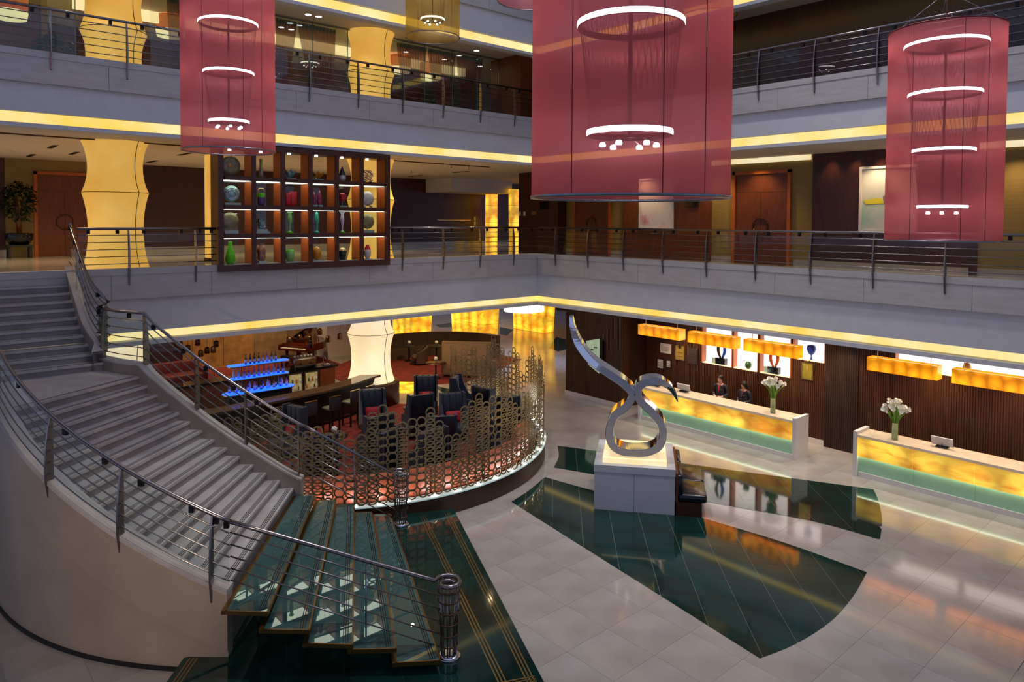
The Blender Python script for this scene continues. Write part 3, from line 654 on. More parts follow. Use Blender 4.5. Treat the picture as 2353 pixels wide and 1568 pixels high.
# ================================================================== DRUM PENDANTS
mat('cord_red', S(92, 30, 38), .6); mat('cord_gold', S(120, 92, 40), .6)
mat('rim_red', S(120, 34, 40), .35, .3); mat('rim_gold', S(150, 116, 50), .35, .3)
def pendant(label, px, d, ybot, kind='red', H=3.27, R=.8, full=True, ztop=17):
    p = CPOS+ray(px, 540)*(d/ray(px, 540).dot(_F)); zb = EYE+(topx((p.x, p.y, EYE))[1]-ybot)*d/FPX
    sh, cd, rm = ('red_sheer', 'cord_red', 'rim_red') if kind == 'red' else ('gold_sheer', 'cord_gold', 'rim_gold')
    o = thing('drum_pendant', label, 'pendant lamp', (p.x, p.y, zb))
    n = 72; V = []; b = MB()
    b.add([(R*math.cos(2*PI*i/n), R*math.sin(2*PI*i/n), z) for z in (0, H) for i in range(n)], [(i, (i+1) % n, n+(i+1) % n, n+i) for i in range(n)], 0, True)
    b.build('sheer_shade', sh, o)
    for z in (0, H): MB().tube([(R*math.cos(2*PI*i/48), R*math.sin(2*PI*i/48), z) for i in range(48)], .014, 6, closed=True).build('shade_rim', rm if z else 'steel', o)
    a0 = math.atan2(-p.y, -p.x)
    for da in (.75, -.55, .3): MB().tube([(R*.998*math.cos(a0+da), R*.998*math.sin(a0+da), 0), (R*.998*math.cos(a0+da), R*.998*math.sin(a0+da), H)], .004, 4).build('shade_seam', cd, o)
    ZR = ((.53, .345), (1.41, .43), (2.29, .505), (3.05, .575))
    for z, r in ZR:
        MB().lathe([(r+.004, z+.022), (r+.008, z), (r+.004, z-.022)], 56, caps=False).build('light_ring', 'led', o)
        MB().lathe([(r+.004, z+.024), (r-.01, z+.028), (r-.018, z), (r-.01, z-.028), (r+.004, z-.024)], 56, caps=False).build('ring_channel', 'black_metal', o)
    net = MB(); m = 44
    for (z0, r0), (z1, r1) in zip(ZR, ZR[1:]+((H+.25, .6),)):
        for i in range(m):
            for k in (3, -3):
                a, c = 2*PI*i/m, 2*PI*(i+k)/m; net.tube([((r0-.02)*math.cos(a), (r0-.02)*math.sin(a), z0), ((r1-.02)*math.cos(c), (r1-.02)*math.sin(c), z1-.04)], .0018, 3)
    tag(net.build('cord_net', cd, o), None, kind='stuff')
    MB().tube([(0, 0, .5), (0, 0, H+.1)], .018, 8).build('central_stem', 'black_metal', o)
    MB().lathe([(.0, 0), (.10, 0), (.14, .05), (.14, .12), (.06, .16), (0, .16)], 16, (0, 0, 2.95)).build('driver_box', 'black_metal', o)
    hub = MB()
    for k in range(6):
        a = 2*PI*k/6+.3; hub.tube([(0, 0, .50), (.22*math.cos(a), .22*math.sin(a), .46)], .008, 5)
        sp_ = MB().lathe([(0, -.006), (.026, -.004), (.028, .012), (.02, .03), (0, .03)], 10, (.22*math.cos(a), .22*math.sin(a), .42)).build('spot_bulb', 'led_spot', o)
    hub.build('spot_arms', 'black_metal', o)
    for k in range(3):
        a = 2*PI*k/3+.5; MB().tube([(R*math.cos(a), R*math.sin(a), H), (0, 0, H+.6)], .004, 4).build('suspension_wire', 'steel', o)
    MB().tube([(0, 0, H+.05), (0, 0, ztop-zb)], .012, 6).build('suspension_cable', 'steel', o)
    return o
pendant('red drum pendant nearest the curtained restaurant, hanging over the stairs', 528, 13.0, 348)
pendant('big red drum pendant hanging before the inner corner of the galleries', 1444, 5.86, 455)
pendant('red drum pendant shown whole with its top rim, before the pale green painting', 2163, 11.2, 553)
pendant('golden drum pendant with its lower rim before the third gallery ceiling', 993, 21.4, 90, 'gold')
pendant('red drum pendant of which only the lowest rim dips into view beside the big one', 1222, 16.0, 5)
pendant('golden drum pendant mostly hidden behind the big red drum', 1622, 21.5, 42, 'gold')

# ================================================================== LIT BAMBOO-SHAPED COLUMNS
def column(X, Y, z0, z1, label, m, seams, plinth=0, R=.81, waist=.665):
    o = thing('lantern_column', label, 'column', (X, Y, z0))
    zs = [plinth]+seams+[z1-z0]; 
    for a, b in zip(zs, zs[1:]):
        prof = []
        for i in range(15):
            t = i/14; prof.append((waist+(R-waist)*abs(2*t-1)**2.2, a+(b-a)*t))
        MB().lathe(prof, 40, caps=False).build('fabric_drum', m, o)
    for s in seams: MB().tube([((R+.004)*math.cos(2*PI*i/40), (R+.004)*math.sin(2*PI*i/40), s) for i in range(40)], .009, 6, closed=True).build('seam_ring', 'bronze', o)
    a0 = math.atan2(-Y, -X)+.75
    rib = []
    for a, b in zip(zs, zs[1:]):
        for i in range(15): t = i/14; r = waist+(R-waist)*abs(2*t-1)**2.2+.004; rib.append((r*math.cos(a0), r*math.sin(a0), a+(b-a)*t))
    MB().tube(rib, .010, 5).build('frame_rib', 'bronze', o)
    if plinth: MB().lathe([(.98, 0), (.98, plinth-.04), (.94, plinth), (.7, plinth)], 40).build('timber_plinth', 'wood_dark', o)
    return o
CXs, CY_ = (4.75, 12.63), 21.7
column(CXs[1], CY_, 0, CE1, 'glowing white lantern column rising from the bar', 'lantern_white', [2.45], .78)
column(CXs[0], CY_, 0, CE1, 'glowing cream lantern column behind the stair landing', 'lantern_white', [1.5], .3)
column(CXs[0], CY_, L2, CE2, 'glowing yellow lantern column beside the double door of the second gallery', 'lantern', [2.05])
column(CXs[1], CY_, L2, CE2, 'glowing yellow lantern column half hidden behind the display case', 'lantern', [2.05])
column(CXs[0], CY_, L3, CE3, 'glowing cream lantern column on the third gallery left of the red pendant', 'lantern', [1.45], .1)
column(CXs[1], CY_, L3, CE3, 'glowing cream lantern column on the third gallery between the curtains', 'lantern', [1.45], .1)
# yellow lit pier behind the display case
yb = yp(480, 450, 23.5).x, yp(502, 450, 23.5).x
o = thing('light_pier', 'narrow glowing yellow pier beside the display case', 'lit pier', (sum(yb)/2, 23.7, L2))
MB().bx(yb[0], yb[1], 23.5, 23.9, L2+.1, CE2).build('lit_panel', 'lantern', o, world=True); MB().bx(yb[0]-.03, yb[1]+.03, 23.47, 23.93, L2, L2+.1).build('plinth', 'bronze', o, world=True)

# ================================================================== ONYX PIERS
def pier(label, a, b, c, z0, z1, splay=.08, name='onyx_pier', mt='onyx', rows=(.5,), seams=True):
    """four-sided pier, wider at the top: a-b front edge, c the far end of the right side"""
    a, b, c = [Vector(p) for p in (a, b, c)]; d = a+c-b; P = [a, b, c, d]; m = sum(P, Vector((0, 0)))/4
    o = thing(name, label, 'lit pier', (m.x, m.y, z0)); H = z1-z0
    for i in range(4):
        p, q = P[i], P[(i+1) % 4]; nseg = max(1, round((q-p).length/.9))
        for s in range(nseg):
            u0, u1 = p.lerp(q, s/nseg), p.lerp(q, (s+1)/nseg); zr = [0]+[H*r for r in rows]+[H]
            for e0, e1 in zip(zr, zr[1:]):
                f = lambda w, z: (m+(w-m)*(1+splay*z/H*2)); n = Vector(((q-p).y, -(q-p).x)).normalized()
                if (p-m).dot(n) < 0: n = -n
                V = []
                for w, z in ((u0, e0), (u1, e0), (u1, e1), (u0, e1)):
                    t = f(w, z); V.append(Vector((t.x, t.y, z0+z)))
                cc = sum(V, Vector((0, 0, 0)))/4; V = [cc+(v-cc)*.985 for v in V]
                MB().ext(V, (-n.x*.03, -n.y*.03, 0)).build('onyx_panel', mt, o, world=True)
    core = MB(); V = []
    for z in (0, H):
        for w in P: t = m+(w-m)*(1+splay*z/H*2)*.95; V.append((t.x, t.y, z0+z))
    core.add(V, [(3, 2, 1, 0), (4, 5, 6, 7), (0, 1, 5, 4), (1, 2, 6, 5), (2, 3, 7, 6), (3, 0, 4, 7)]).build('steel_core', 'bronze', o, world=True)
    return o
def pxpier(label, la, lb, lc, z0, z1, ybase, wid, **k):
    """la..lb..lc photo columns of left edge, corner, right edge at the base; ybase photo row of the corner"""
    b = zp(lb, ybase, z0); D = (b-CPOS).dot(_F)
    ax = b.x-(0), ; 
    # sides run along the building axes: left side along -X+Y..., solved from the photo columns
    def along(dx, dy, px):
        lo, hi = 0, 12
        for _ in range(40):
            m_ = (lo+hi)/2; x = topx((b.x+dx*m_, b.y+dy*m_, z0))[0]
            if (px < lb and x > px) or (px > lb and x < px): lo = m_
            else: hi = m_
        return (b.x+dx*lo, b.y+dy*lo)
    return pier(label, along(0, 1, la), (b.x, b.y), along(1, 0, lc), z0, z1, **k)
pxpier('glowing amber onyx pier half hidden by the lit column', 903, 948, 990, 0, CE1-.02, 778, 1, rows=(.45, .8))
pxpier('widest glowing amber onyx pier, behind the curved brown sofa', 1040, 1111, 1142, 0, CE1-.02, 800, 1, rows=(.35, .75))
pxpier('glowing amber onyx pier under the white drum lamp', 1180, 1247, 1272, 0, CE1-.02, 767, 1, rows=(.5,))
pxpier('tall glowing onyx pier by the second gallery lift lobby, the nearer of two', 1115, 1119, 1143, L2, 8.0, 566, 1, splay=0, rows=(.42, .72))
pxpier('tapered glowing onyx pier at the mouth of the second gallery lift lobby', 1169, 1174, 1193, L2, 8.0, 568, 1, splay=.05, rows=(.42, .72))
# white drum lamp near the ceiling
p = CPOS+ray(1204, 640)*(29/ray(1204, 640).dot(_F)); zb = EYE+(508.5-716)*29/FPX
o = thing('drum_lamp', 'large round white drum lamp in front of an onyx pier', 'ceiling lamp', (p.x, p.y, zb))
MB().lathe([(0, 0), (.80, .0), (.83, .02), (.83, .42)], 48, caps=False).build('white_shade', 'light_white', o)
for k in range(8):
    a = 2*PI*k/8+.25; MB().tube([(.835*math.cos(a), .835*math.sin(a), .0), (.835*math.cos(a), .835*math.sin(a), .42)], .007, 4).build('shade_rib', 'black_metal', o)
MB().tube([(0, 0, .4), (0, 0, CE1-zb-.005)], .03, 8).build('stem', 'steel', o)
# ================================================================== DISPLAY CASE ON THE SECOND GALLERY
DX0, DX1, DZ0, DZ1, DY0, DY1 = 6.47, 11.60, 4.98, 8.33, 18.78, 19.34
case = thing('display_case', 'large dark timber display case of twenty-four lit compartments', 'display case', ((DX0+DX1)/2, DY0+.28, DZ0))
mat('case_light', (1, 1, 1), .5, emit=2.6, ecol=S(232, 246, 222)); mat('case_wood', S(86, 40, 20), .35, c2=S(66, 28, 14), sc=3, stretch=(3, 3, 9))
t = .11
for z0, z1 in ((DZ0, DZ0+.17), (DZ1-.14, DZ1)): MB().bx(DX0, DX1, DY0, DY1, z0, z1).build('frame_rail', 'case_wood', case, world=True)
for x0, x1 in ((DX0, DX0+.14), (DX1-.14, DX1)): MB().bx(x0, x1, DY0, DY1, DZ0+.17, DZ1-.14).build('frame_stile', 'case_wood', case, world=True)
cw = (DX1-DX0-.28)/6; ch = (DZ1-DZ0-.31)/4; cx0, cz0 = DX0+.14, DZ0+.17
for i in range(1, 6): MB().bx(cx0+i*cw-t/2, cx0+i*cw+t/2, DY0+.02, DY1, cz0, DZ1-.14).build('divider', 'case_wood', case, world=True)
for j in range(1, 4):
    for i in range(6): MB().bx(cx0+i*cw+t/2-.01, cx0+(i+1)*cw-t/2+.01, DY0+.02, DY1, cz0+j*ch-t/2, cz0+j*ch+t/2).build('shelf', 'case_wood', case, world=True)
for i in range(6):
    for j in range(4):
        xr = cx0+(i+1)*cw-t/2; zb = cz0+j*ch+(t/2 if j else 0); zt = cz0+(j+1)*ch-(t/2 if j < 3 else 0)
        xl = cx0+i*cw+(t/2 if i else 0); xr -= 0 if i < 5 else -t/2
        MB().bx(xr-.012, xr+.004, DY0+.06, DY1-.02, zb, zt).build('veneer_panel', 'wood_orange', case, world=True)
        if j < 3: MB().bx(xl+.03, xr-.03, DY0+.08, DY1-.06, zt-.014, zt-.004).build('light_panel', 'case_light', case, world=True)
        else: MB().lathe([(0, 0), (.045, 0), (.045, .03)], 12, ((xl+xr)/2-.12, DY0+.28, zt-.035)).build('spot_light', 'downlight', case, world=True)
        if j < 3: MB().bx(xl+.01, xr-.014, DY1-.03, DY1-.022, zb+.005, zt-.005).build('back_glass', 'clear_glass', case, world=True)
for nm, c, r, m_, c2 in (('g_lime', S(110, 210, 30), .25, 0, S(90, 196, 20)), ('g_green', S(150, 200, 110), .2, 0, S(120, 180, 90)), ('g_teal', S(70, 190, 150), .15, 0, S(50, 170, 130)), ('g_red', S(220, 40, 36), .4, 0, S(190, 24, 30)), ('g_pink', S(170, 60, 90), .2, 0, S(140, 40, 70)), ('g_amber', S(220, 150, 20), .2, 0, S(190, 100, 16)), ('g_white', S(225, 215, 205), .25, 0, S(205, 190, 178)), ('g_crystal', S(170, 206, 204), .08, .1, S(70, 110, 110)), ('g_plate', S(150, 138, 100), .25, .1, S(112, 102, 70)), ('g_black', S(40, 46, 30), .2, 0, None), ('g_violet', S(110, 80, 130), .2, 0, S(90, 60, 110)), ('g_pale', S(222, 206, 226), .15, 0, S(206, 190, 214)), ('g_shell', S(206, 172, 140), .5, 0, S(186, 146, 112)), ('g_base', S(170, 184, 168), .15, 0, None), ('g_ambpur', S(210, 140, 30), .2, 0, S(110, 60, 110)), ('g_bronze', S(196, 150, 84), .2, .4, S(220, 190, 130))):
    mat(nm, c, r, m_, c2=c2, sc=9 if nm != 'g_ambpur' else 12)
mat('swirl_green', S(130, 190, 40), .15, c2=S(190, 90, 140), sc=5, tex='wave', stretch=(1, 1, 3))
def pot(name, label, cat, i, j, prof, m, n=20, base=None, parts=(), dx=0, dy=.24, group=None, sx=1, sy=1):
    """an ornament in column i (from the stair side), row j (from the bottom)"""
    xl = cx0+i*cw+(t/2 if i else 0); xr = cx0+(i+1)*cw-(t/2 if i < 5 else 0); zb = cz0+j*ch+(t/2 if j else 0)+.002
    o = thing(name, label, cat, ((xl+xr)/2-.13+dx, DY0+dy, zb), group=group); z = 0
    if base: MB().bx(-base[0]/2, base[0]/2, -.10, .10, 0, base[1]).build('glass_stand', 'g_base', o); z = base[1]
    if prof: MB().lathe([(r, q+z) for r, q in prof], n, sx=sx, sy=sy).build('body', m, o)
    for nm, mb, mm in parts: mb.build(nm, mm, o)
    return o
def disc(R, z, m=0, th=.03, y=0, x=0):
    b = MB(); V = []; n = 28
    for yy, r in ((-th, R*.2), (-th*.6, R*.6), (-.005, R), (.005, R), (th*.3, R*.5)):
        V += [(x+r*math.cos(2*PI*k/n), y+yy, z+r*math.sin(2*PI*k/n)) for k in range(n)]
    b.add(V, [((g+1)*n+k, (g+1)*n+(k+1) % n, g*n+(k+1) % n, g*n+k) for g in range(4) for k in range(n)]+[tuple(range(n)), tuple(4*n+k for k in range(n))[::-1]], 0, True); return b
# bottom row
pot('glass_vase', 'slender lime green vase in the bottom row of the display case', 'vase', 0, 0, [(.0, 0), (.075, .0), (.125, .09), (.13, .18), (.10, .32), (.055, .47), (.05, .60), (.058, .61), (.045, .6)], 'g_lime')
pot('glass_jar', 'amber and purple patterned glass jar on a clear foot', 'vase', 1, 0, [(0, 0), (.10, .02), (.115, .1), (.105, .18), (.12, .28), (.10, .38), (.06, .41), (.055, .45), (.075, .46)], 'g_ambpur', base=(.2, .07))
pot('glass_vase', 'squat pale green vase with a lime rim', 'vase', 2, 0, [(0, 0), (.075, .0), (.125, .12), (.13, .2), (.105, .33)], 'g_green', base=(.3, .03), parts=[('rim_band', MB().lathe([(.12, .27), (.109, .365), (.095, .365)], 20, caps=False), 'g_lime')])
pot('glass_egg', 'amber striped egg of glass on a clear block', 'ornament', 3, 0, [(0, 0), (.09, .03), (.135, .14), (.12, .26), (.07, .36), (.0, .40)], 'g_amber', base=(.28, .04), parts=[('dark_swirl', MB().tube([((.125-.05*abs(k/30-.4))*1.05*math.cos(k*.5), (.125-.05*abs(k/30-.4))*1.05*math.sin(k*.5), .1+k*.009) for k in range(30)], .008, 5), 'g_ambpur')])
pot('glass_cup', 'black tapering cup with a pale gold lid', 'vase', 4, 0, [(0, 0), (.08, 0), (.13, .27), (.12, .28)], 'g_black', base=(.22, .02), parts=[('lid', MB().lathe([(.125, .3), (.10, .35), (.04, .38), (0, .385)], 18, caps=False), 'g_bronze')])
pot('glass_vase', 'white vase flushed with red at the neck', 'vase', 5, 0, [(0, 0), (.055, 0), (.105, .12), (.11, .22), (.08, .34)], 'g_white', base=(.2, .03), parts=[('red_neck', MB().lathe([(.098, .30), (.083, .37), (.05, .41), (.055, .45), (.04, .45)], 18, caps=False), 'g_red')])
# second row
def platestand(i, j, label, dx=0):
    pot('display_plate', label, 'plate', i, j, None, None, base=(.36, .09), parts=[('plate', disc(.225, .34), 'g_plate'), ('prong', MB().tube([(0, .0, .09), (0, 0, .13)], .01, 5), 'steel')], dx=dx)
platestand(0, 1, 'grey green radial plate on a stand in the compartment above the lime vase')
pot('crystal_cup', 'studded crystal cup on a stepped glass block', 'ornament', 1, 1, [(0, .06), (.06, .06), (.085, .09), (.10, .22), (.115, .33), (.125, .34), (.11, .33), (.07, .12), (0, .12)], 'g_crystal', base=(.40, .06), parts=[('upper_block', MB().bx(-.15, .15, -.08, .08, .06, .12), 'g_base')]+[('glass_bead', MB().sph((.1*math.cos(k*1.3), .1*math.sin(k*1.3), .18+.05*(k % 4)), .022, 8, 6), 'chrome') for k in range(12)])
for i, m_, lb in ((2, 'g_green', 'tall slim pale green flute vase'), (3, 'g_teal', 'tall slim teal flute vase with a pointed lip'), (4, 'g_pale', 'tall slim pale lilac flute vase')):
    pot('flute_vase', lb, 'vase', i, 1, [(0, 0), (.10, 0), (.045, .05), (.022, .1), (.03, .2), (.055, .35), (.058, .42), (.045, .50), (.04, .55), (.075 if i != 3 else .02, .60), (.06 if i != 3 else .01, .595)], m_, parts=[('foot', MB().lathe([(.105, 0), (.06, .045), (.03, .07)], 18), 'g_lime' if i != 3 else 'g_teal')])
platestand(5, 1, 'grey green radial plate on a stand in the compartment above the red flushed vase', .0)
# third row
pot('crystal_shell', 'rippled clear crystal shell on a glass block', 'ornament', 0, 2, None, None, dx=.04, base=(.42, .06), parts=[('shell', disc(.215, .30, th=.07), 'g_crystal')]+[('ripple', MB().tube([((.05+.038*k)*math.cos(a*.35), -.055+.008*k, .30+(.045+.036*k)*math.sin(a*.35)) for a in range(0, 18)], .010, 5, closed=True), 'chrome') for k in range(4)])
pot('glass_bottle', 'violet bottle vase with a green band and a bronze loop on its neck', 'vase', 1, 2, [(0, 0), (.075, 0), (.095, .05), (.10, .25), (.09, .32)], 'g_violet', parts=[('green_band', MB().lathe([(.102, .22), (.10, .31), (.09, .33)], 18, caps=False), 'g_lime'), ('neck_loop', MB().tube([(.075, 0, .32), (.08, 0, .42), (.05, 0, .46), (-.05, 0, .46), (-.08, 0, .42), (-.075, 0, .32)], .02, 6), 'g_bronze')])
pot('red_block', 'taller of two plain red glass blocks', 'ornament', 2, 2, None, None, parts=[('block', MB().rbox((0, 0, .20), (.17, .09, .40), .01), 'g_red')], dx=.11)
pot('red_block', 'shorter of two plain red glass blocks', 'ornament', 2, 2, None, None, parts=[('block', MB().rbox((0, 0, .175), (.14, .09, .35), .01), 'g_red')], dx=-.07, dy=.20)
for dx, h in ((-.08, .86), (.085, 1.)): pot('pink_vase', 'taller pink vase of a pair on a shared glass shelf' if h == 1 else 'shorter pink vase of a pair on a shared glass shelf', 'vase', 3, 2, [(0, 0), (.05, 0), (.075, .1*h), (.06, .18*h), (.07, .26*h), (.035, .33*h), (.012, .42*h)], 'g_pink', base=(.13, .05), dx=dx)
pot('red_bowl', 'rippled red glass bowl floating on a clear stem', 'ornament', 4, 2, [(0, .12), (.06, .13), (.12, .19), (.09, .22), (.135, .26), (.10, .30), (.12, .33), (.05, .36), (0, .36)], 'g_red', base=(.28, .04), parts=[('stem', MB().lathe([(.012, .04), (.012, .15)], 8), 'g_base')])
pot('coral_disc', 'white frosted coral disc on two small feet', 'ornament', 5, 2, None, None, parts=[('disc', disc(.22, .27, th=.05), 'g_white'), ('foot', MB().bx(-.15, -.09, -.04, .04, 0, .05), 'g_base'), ('foot', MB().bx(.09, .15, -.04, .04, 0, .05), 'g_base')])
# top row
pot('display_plate', 'large pale dish with a yellow eye in the top row', 'plate', 0, 3, None, None, parts=[('dish', disc(.26, .27), 'g_plate'), ('yellow_eye', MB().sph((-.03, -.035, .27), (.05, .012, .06), 10, 8), 'g_amber')], dx=.02)
pot('swirl_vase', 'slender green vase with pink swirls in the top row', 'vase', 1, 3, [(0, 0), (.08, 0), (.055, .1), (.06, .16), (.035, .3), (.04, .42), (.045, .5), (.035, .5)], 'swirl_green')
def bowl_petals(m_, n=7, r=.17, h=.17):
    b = MB()
    for k in range(n):
        a = 2*PI*k/n; b.grid(lambda u, v, a=a: ((.03+(r-.03)*v)*math.cos(a+(u-.5)*.75), (.03+(r-.03)*v)*math.sin(a+(u-.5)*.75), .05+h*v*v+.05*v*math.cos((u-.5)*6)*(1 if k % 2 else .5)), 4, 5)
    return b
pot('petal_bowl', 'clear and silver petal bowl on a glass shelf', 'bowl', 2, 3, None, None, base=(.3, .03), parts=[('petals', bowl_petals('chrome'), 'g_crystal')])
pot('petal_bowl', 'amber petal bowl on a glass shelf', 'bowl', 3, 3, None, None, base=(.34, .03), parts=[('petals', bowl_petals('g_amber', r=.2, h=.15), 'g_amber')])
pot('glass_drop', 'pointed dark and white glass drop', 'ornament', 4, 3, [(0, 0), (.09, .0), (.11, .09), (.09, .2), (.05, .32), (0, .42)], 'g_white', parts=[('dark_cap', MB().lathe([(.102, .17), (.075, .26), (.04, .36), (0, .44)], 16, caps=False), 'g_black')])
fan = MB()
for k in range(9): fan.grid(lambda u, v, k=k: (-.16+.32*u+.02*math.sin(9*u+k), -.04+.012*(k % 3)+.03*math.sin(7*u+k), .05+.035*k+.03*v+.012*math.sin(14*u+k*2)), 14, 2)
pot('coral_fan', 'layered shell coloured coral fan on two small feet', 'ornament', 5, 3, None, None, parts=[('layers', fan, 'g_shell'), ('foot', MB().bx(-.13, -.08, -.04, .04, 0, .05), 'g_base'), ('foot', MB().bx(.08, .13, -.04, .04, 0, .05), 'g_base')])
# ================================================================== RECEPTION
mat('counter_stone', S(226, 206, 176), .25, c2=S(214, 190, 156), sc=3, emit=.12)  # slight emission puts the soft light on the counter into its material
def desk(label, X, y0, y1, ends=(True, True)):
    o = thing('reception_desk', label, 'reception desk', (X+.35, (y0+y1)/2, 0))
    MB().bx(X+.12, X+.72, y0+.05, y1-.05, .10, 1.0).build('carcass', 'white_paint', o, world=True)
    MB().bx(X+.06, X+.68, y0+.06, y1-.06, 0, .12).build('kick_plinth', 'white_paint', o, world=True)
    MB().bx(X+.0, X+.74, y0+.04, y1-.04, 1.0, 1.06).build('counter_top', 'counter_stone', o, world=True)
    n = max(2, round((y1-y0-.1)/1.3))
    for k in range(n):
        a, b = y0+.05+(y1-y0-.1)*k/n, y0+.05+(y1-y0-.1)*(k+1)/n
        MB().bx(X, X+.03, a+.003, b-.003, .52, 1.0).build('onyx_panel', 'onyx_desk', o, world=True)
        MB().bx(X+.10, X+.12, a+.003, b-.003, .12, .52).build('glass_panel', 'glass_green_panel', o, world=True)
    MB().bx(X+.03, X+.115, y0+.05, y1-.05, .535, .55).build('light_strip', 'light_strip', o, world=True)
    for k, (e, y) in enumerate(zip(ends, (y0, y1))):
        if e: MB().bx(X-.0, X+.72, y-.05, y+.05, .0 if k == 0 else 0, 1.13).build('end_panel', 'white_paint', o, world=True)
    return o
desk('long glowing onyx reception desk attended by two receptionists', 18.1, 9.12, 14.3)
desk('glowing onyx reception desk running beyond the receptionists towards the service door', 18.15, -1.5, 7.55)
for (p, q, lb) in ((( 18.55, 12.95), 2.5, 'small white monitor back on the desk with receptionists, beside the sculpture'), ((18.5, 14.0), 2.2, 'cream monitor back at the far end of the desk with receptionists'), ((18.6, 5.75), 2.2, 'white monitor back on the desk without receptionists, near its lilies'), ((18.6, 3.9), 2.2, 'white monitor back on the desk without receptionists, far from its lilies')):
    o = thing('monitor', lb, 'monitor', (p[0], p[1], 1.06), rad(-90))
    MB().box((0, .02, .15), (.46, .03, .20), 0, tilt=.25).build('screen_case', 'white_paint', o); MB().rbox((0, .05, .02), (.26, .18, .035), .02).build('foot', 'black_gloss', o); MB().tube([(0, .05, .02), (0, .03, .12)], .02, 6).build('stand', 'steel', o)
# linear onyx lamps over the desks
def linlamp(label, ya, yb, X=18.5):
    o = thing('linear_pendant', label, 'pendant lamp', (X, (ya+yb)/2, 2.68))
    L = abs(yb-ya); h = .33; w = .32
    for nm, b in (('front_panel', (-w/2, -w/2+.015, -L/2, L/2, 0, h)), ('back_panel', (w/2-.015, w/2, -L/2, L/2, 0, h)), ('end_panel', (-w/2+.016, w/2-.016, -L/2, -L/2+.015, 0, h)), ('end_panel', (-w/2+.016, w/2-.016, L/2-.015, L/2, 0, h))): MB().bx(*b).build(nm, 'onyx_lamp', o)
    MB().bx(-w/2+.016, w/2-.016, -L/2+.016, L/2-.016, h-.06, h-.04).build('top_diffuser', 'onyx_pale', o)
    for s in (-.38, .38): MB().tube([(0, L*s, h-.04), (0, L*s, CE1-2.68)], .009, 6).build('rod', 'white_paint', o); MB().tube([(-w/2, L*s, h-.02), (w/2, L*s, h-.02)], .006, 5).build('crossbar', 'bronze', o)
    return o
for k, (a, b, lb) in enumerate(((xp(1466, 755, 18.34).y, xp(1561, 770, 18.34).y, 'amber linear pendant at the end of the row nearest the lit map'), (xp(1580, 775, 18.34).y, xp(1688, 790, 18.34).y, 'middle amber linear pendant of three above the receptionists'), (xp(1708, 795, 18.34).y, xp(1832, 810, 18.34).y, 'amber linear pendant before the niche with the blue glass'), (xp(1992, 830, 18.34).y, xp(2154, 850, 18.34).y, 'amber linear pendant above the lilies of the empty desk'), (xp(2186, 860, 18.34).y, xp(2186, 860, 18.34).y-1.75, 'amber linear pendant above the far monitors of the empty desk'))): linlamp(lb, a, b)
# niches
NIC = [(13.19, 12.13, 1.80, 2.95), (12.05, 11.25, 1.80, 2.95), (11.15, 10.2, 1.80, 2.95), (10.08, 9.19, 2.39, 2.97), (7.3, 3.2, 2.56, 2.98)]
def niche(y0, y1, z0, z1, label):
    o = struct(thing('wall_niche', None, None, (RX, (y0+y1)/2, z0)), label, 'niche')
    a, b = min(y0, y1), max(y0, y1)
    MB().bx(RX+.2, RX+.22, a, b, z0, z1).build('light_panel', 'light_white', o, world=True)
    for nm, q in (('sill', (RX-.02, RX+.2, a, b, z0-.03, z0)), ('head', (RX-.02, RX+.2, a, b, z1, z1+.02)), ('jamb', (RX-.02, RX+.2, a-.03, a, z0-.03, z1+.02)), ('jamb', (RX-.02, RX+.2, b, b+.03, z0-.03, z1+.02))): MB().bx(*q).build(nm, 'onyx_pale' if nm == 'sill' else 'door_frame', o, world=True)
bpy.data.objects['wall_reception'].data  # the wall panel sits behind the niche boxes
for q, lb in zip(NIC, ('white lit niche holding the bronze and blue trophy', 'white lit niche holding the small green pot', 'white lit niche holding the amber trophy', 'high white lit niche holding the blue glass drop', 'long high white lit niche behind the empty desk lamps')): niche(*q, lb)
def trophy(label, y, m1, m2, z=1.80):
    o = thing('trophy', label, 'trophy', (RX+.08, y, z)); MB().bx(-.08, .08, -.17, .17, 0, .2).build('block', 'black_gloss', o); MB().bx(-.06, .06, .17, .30, 0, .18).build('side_block', 'g_base', o)
    for s, m in ((-1, m1), (1, m2)):
        P = [(0, s*(.03+.09*math.sin(PI*k/10)), .2+.55*k/10) for k in range(11)]; MB().tube(P, [.03+.02*math.sin(PI*k/10) for k in range(11)], 8).build('blade', m, o)
mat('g_blue', S(30, 80, 190), .15, c2=S(20, 50, 150), sc=6); mat('g_orange', S(200, 96, 20), .15, c2=S(170, 70, 14), sc=6)
trophy('bronze and blue glass trophy in the lit niche', 12.55, 'g_blue', 'bronze'); trophy('amber glass trophy in the lit niche', 10.75, 'g_orange', 'g_orange')
o = thing('orchid_pot', 'small round green pot with a white orchid spray in the niche', 'plant', (RX+.07, 11.6, 1.80)); MB().sph((0, 0, .12), (.10, .10, .12), 14, 10).build('pot', 'leaf', o); MB().tube([(0, 0, .2), (0, .05, .35), (0, .16, .45), (0, .24, .43)], .008, 5).build('spray', 'flower_white', o)
for k in range(4): MB().grid(lambda u, v, k=k: ((u-.5)*.05, math.cos(k*1.5)*.14*v, .2+.10*v-.1*v*v), 2, 4).build('leaf_blade', 'leaf', o)
o = thing('blue_drop', 'blue glass drop vase in the high niche', 'ornament', (RX+.09, 9.62, 2.392)); MB().lathe([(0, 0), (.05, 0), (.02, .03), (.02, .12), (.09, .18), (.13, .3), (.11, .40), (.05, .43), (0, .43)], 16).build('body', 'g_blue', o)
o = thing('white_drop', 'clear glass drop in the long high niche', 'ornament', (RX+.09, 5.68, 2.562)); MB().lathe([(0, 0), (.05, 0), (.02, .03), (.09, .14), (.10, .24), (.06, .33), (0, .35)], 16).build('body', 'g_bronze', o)
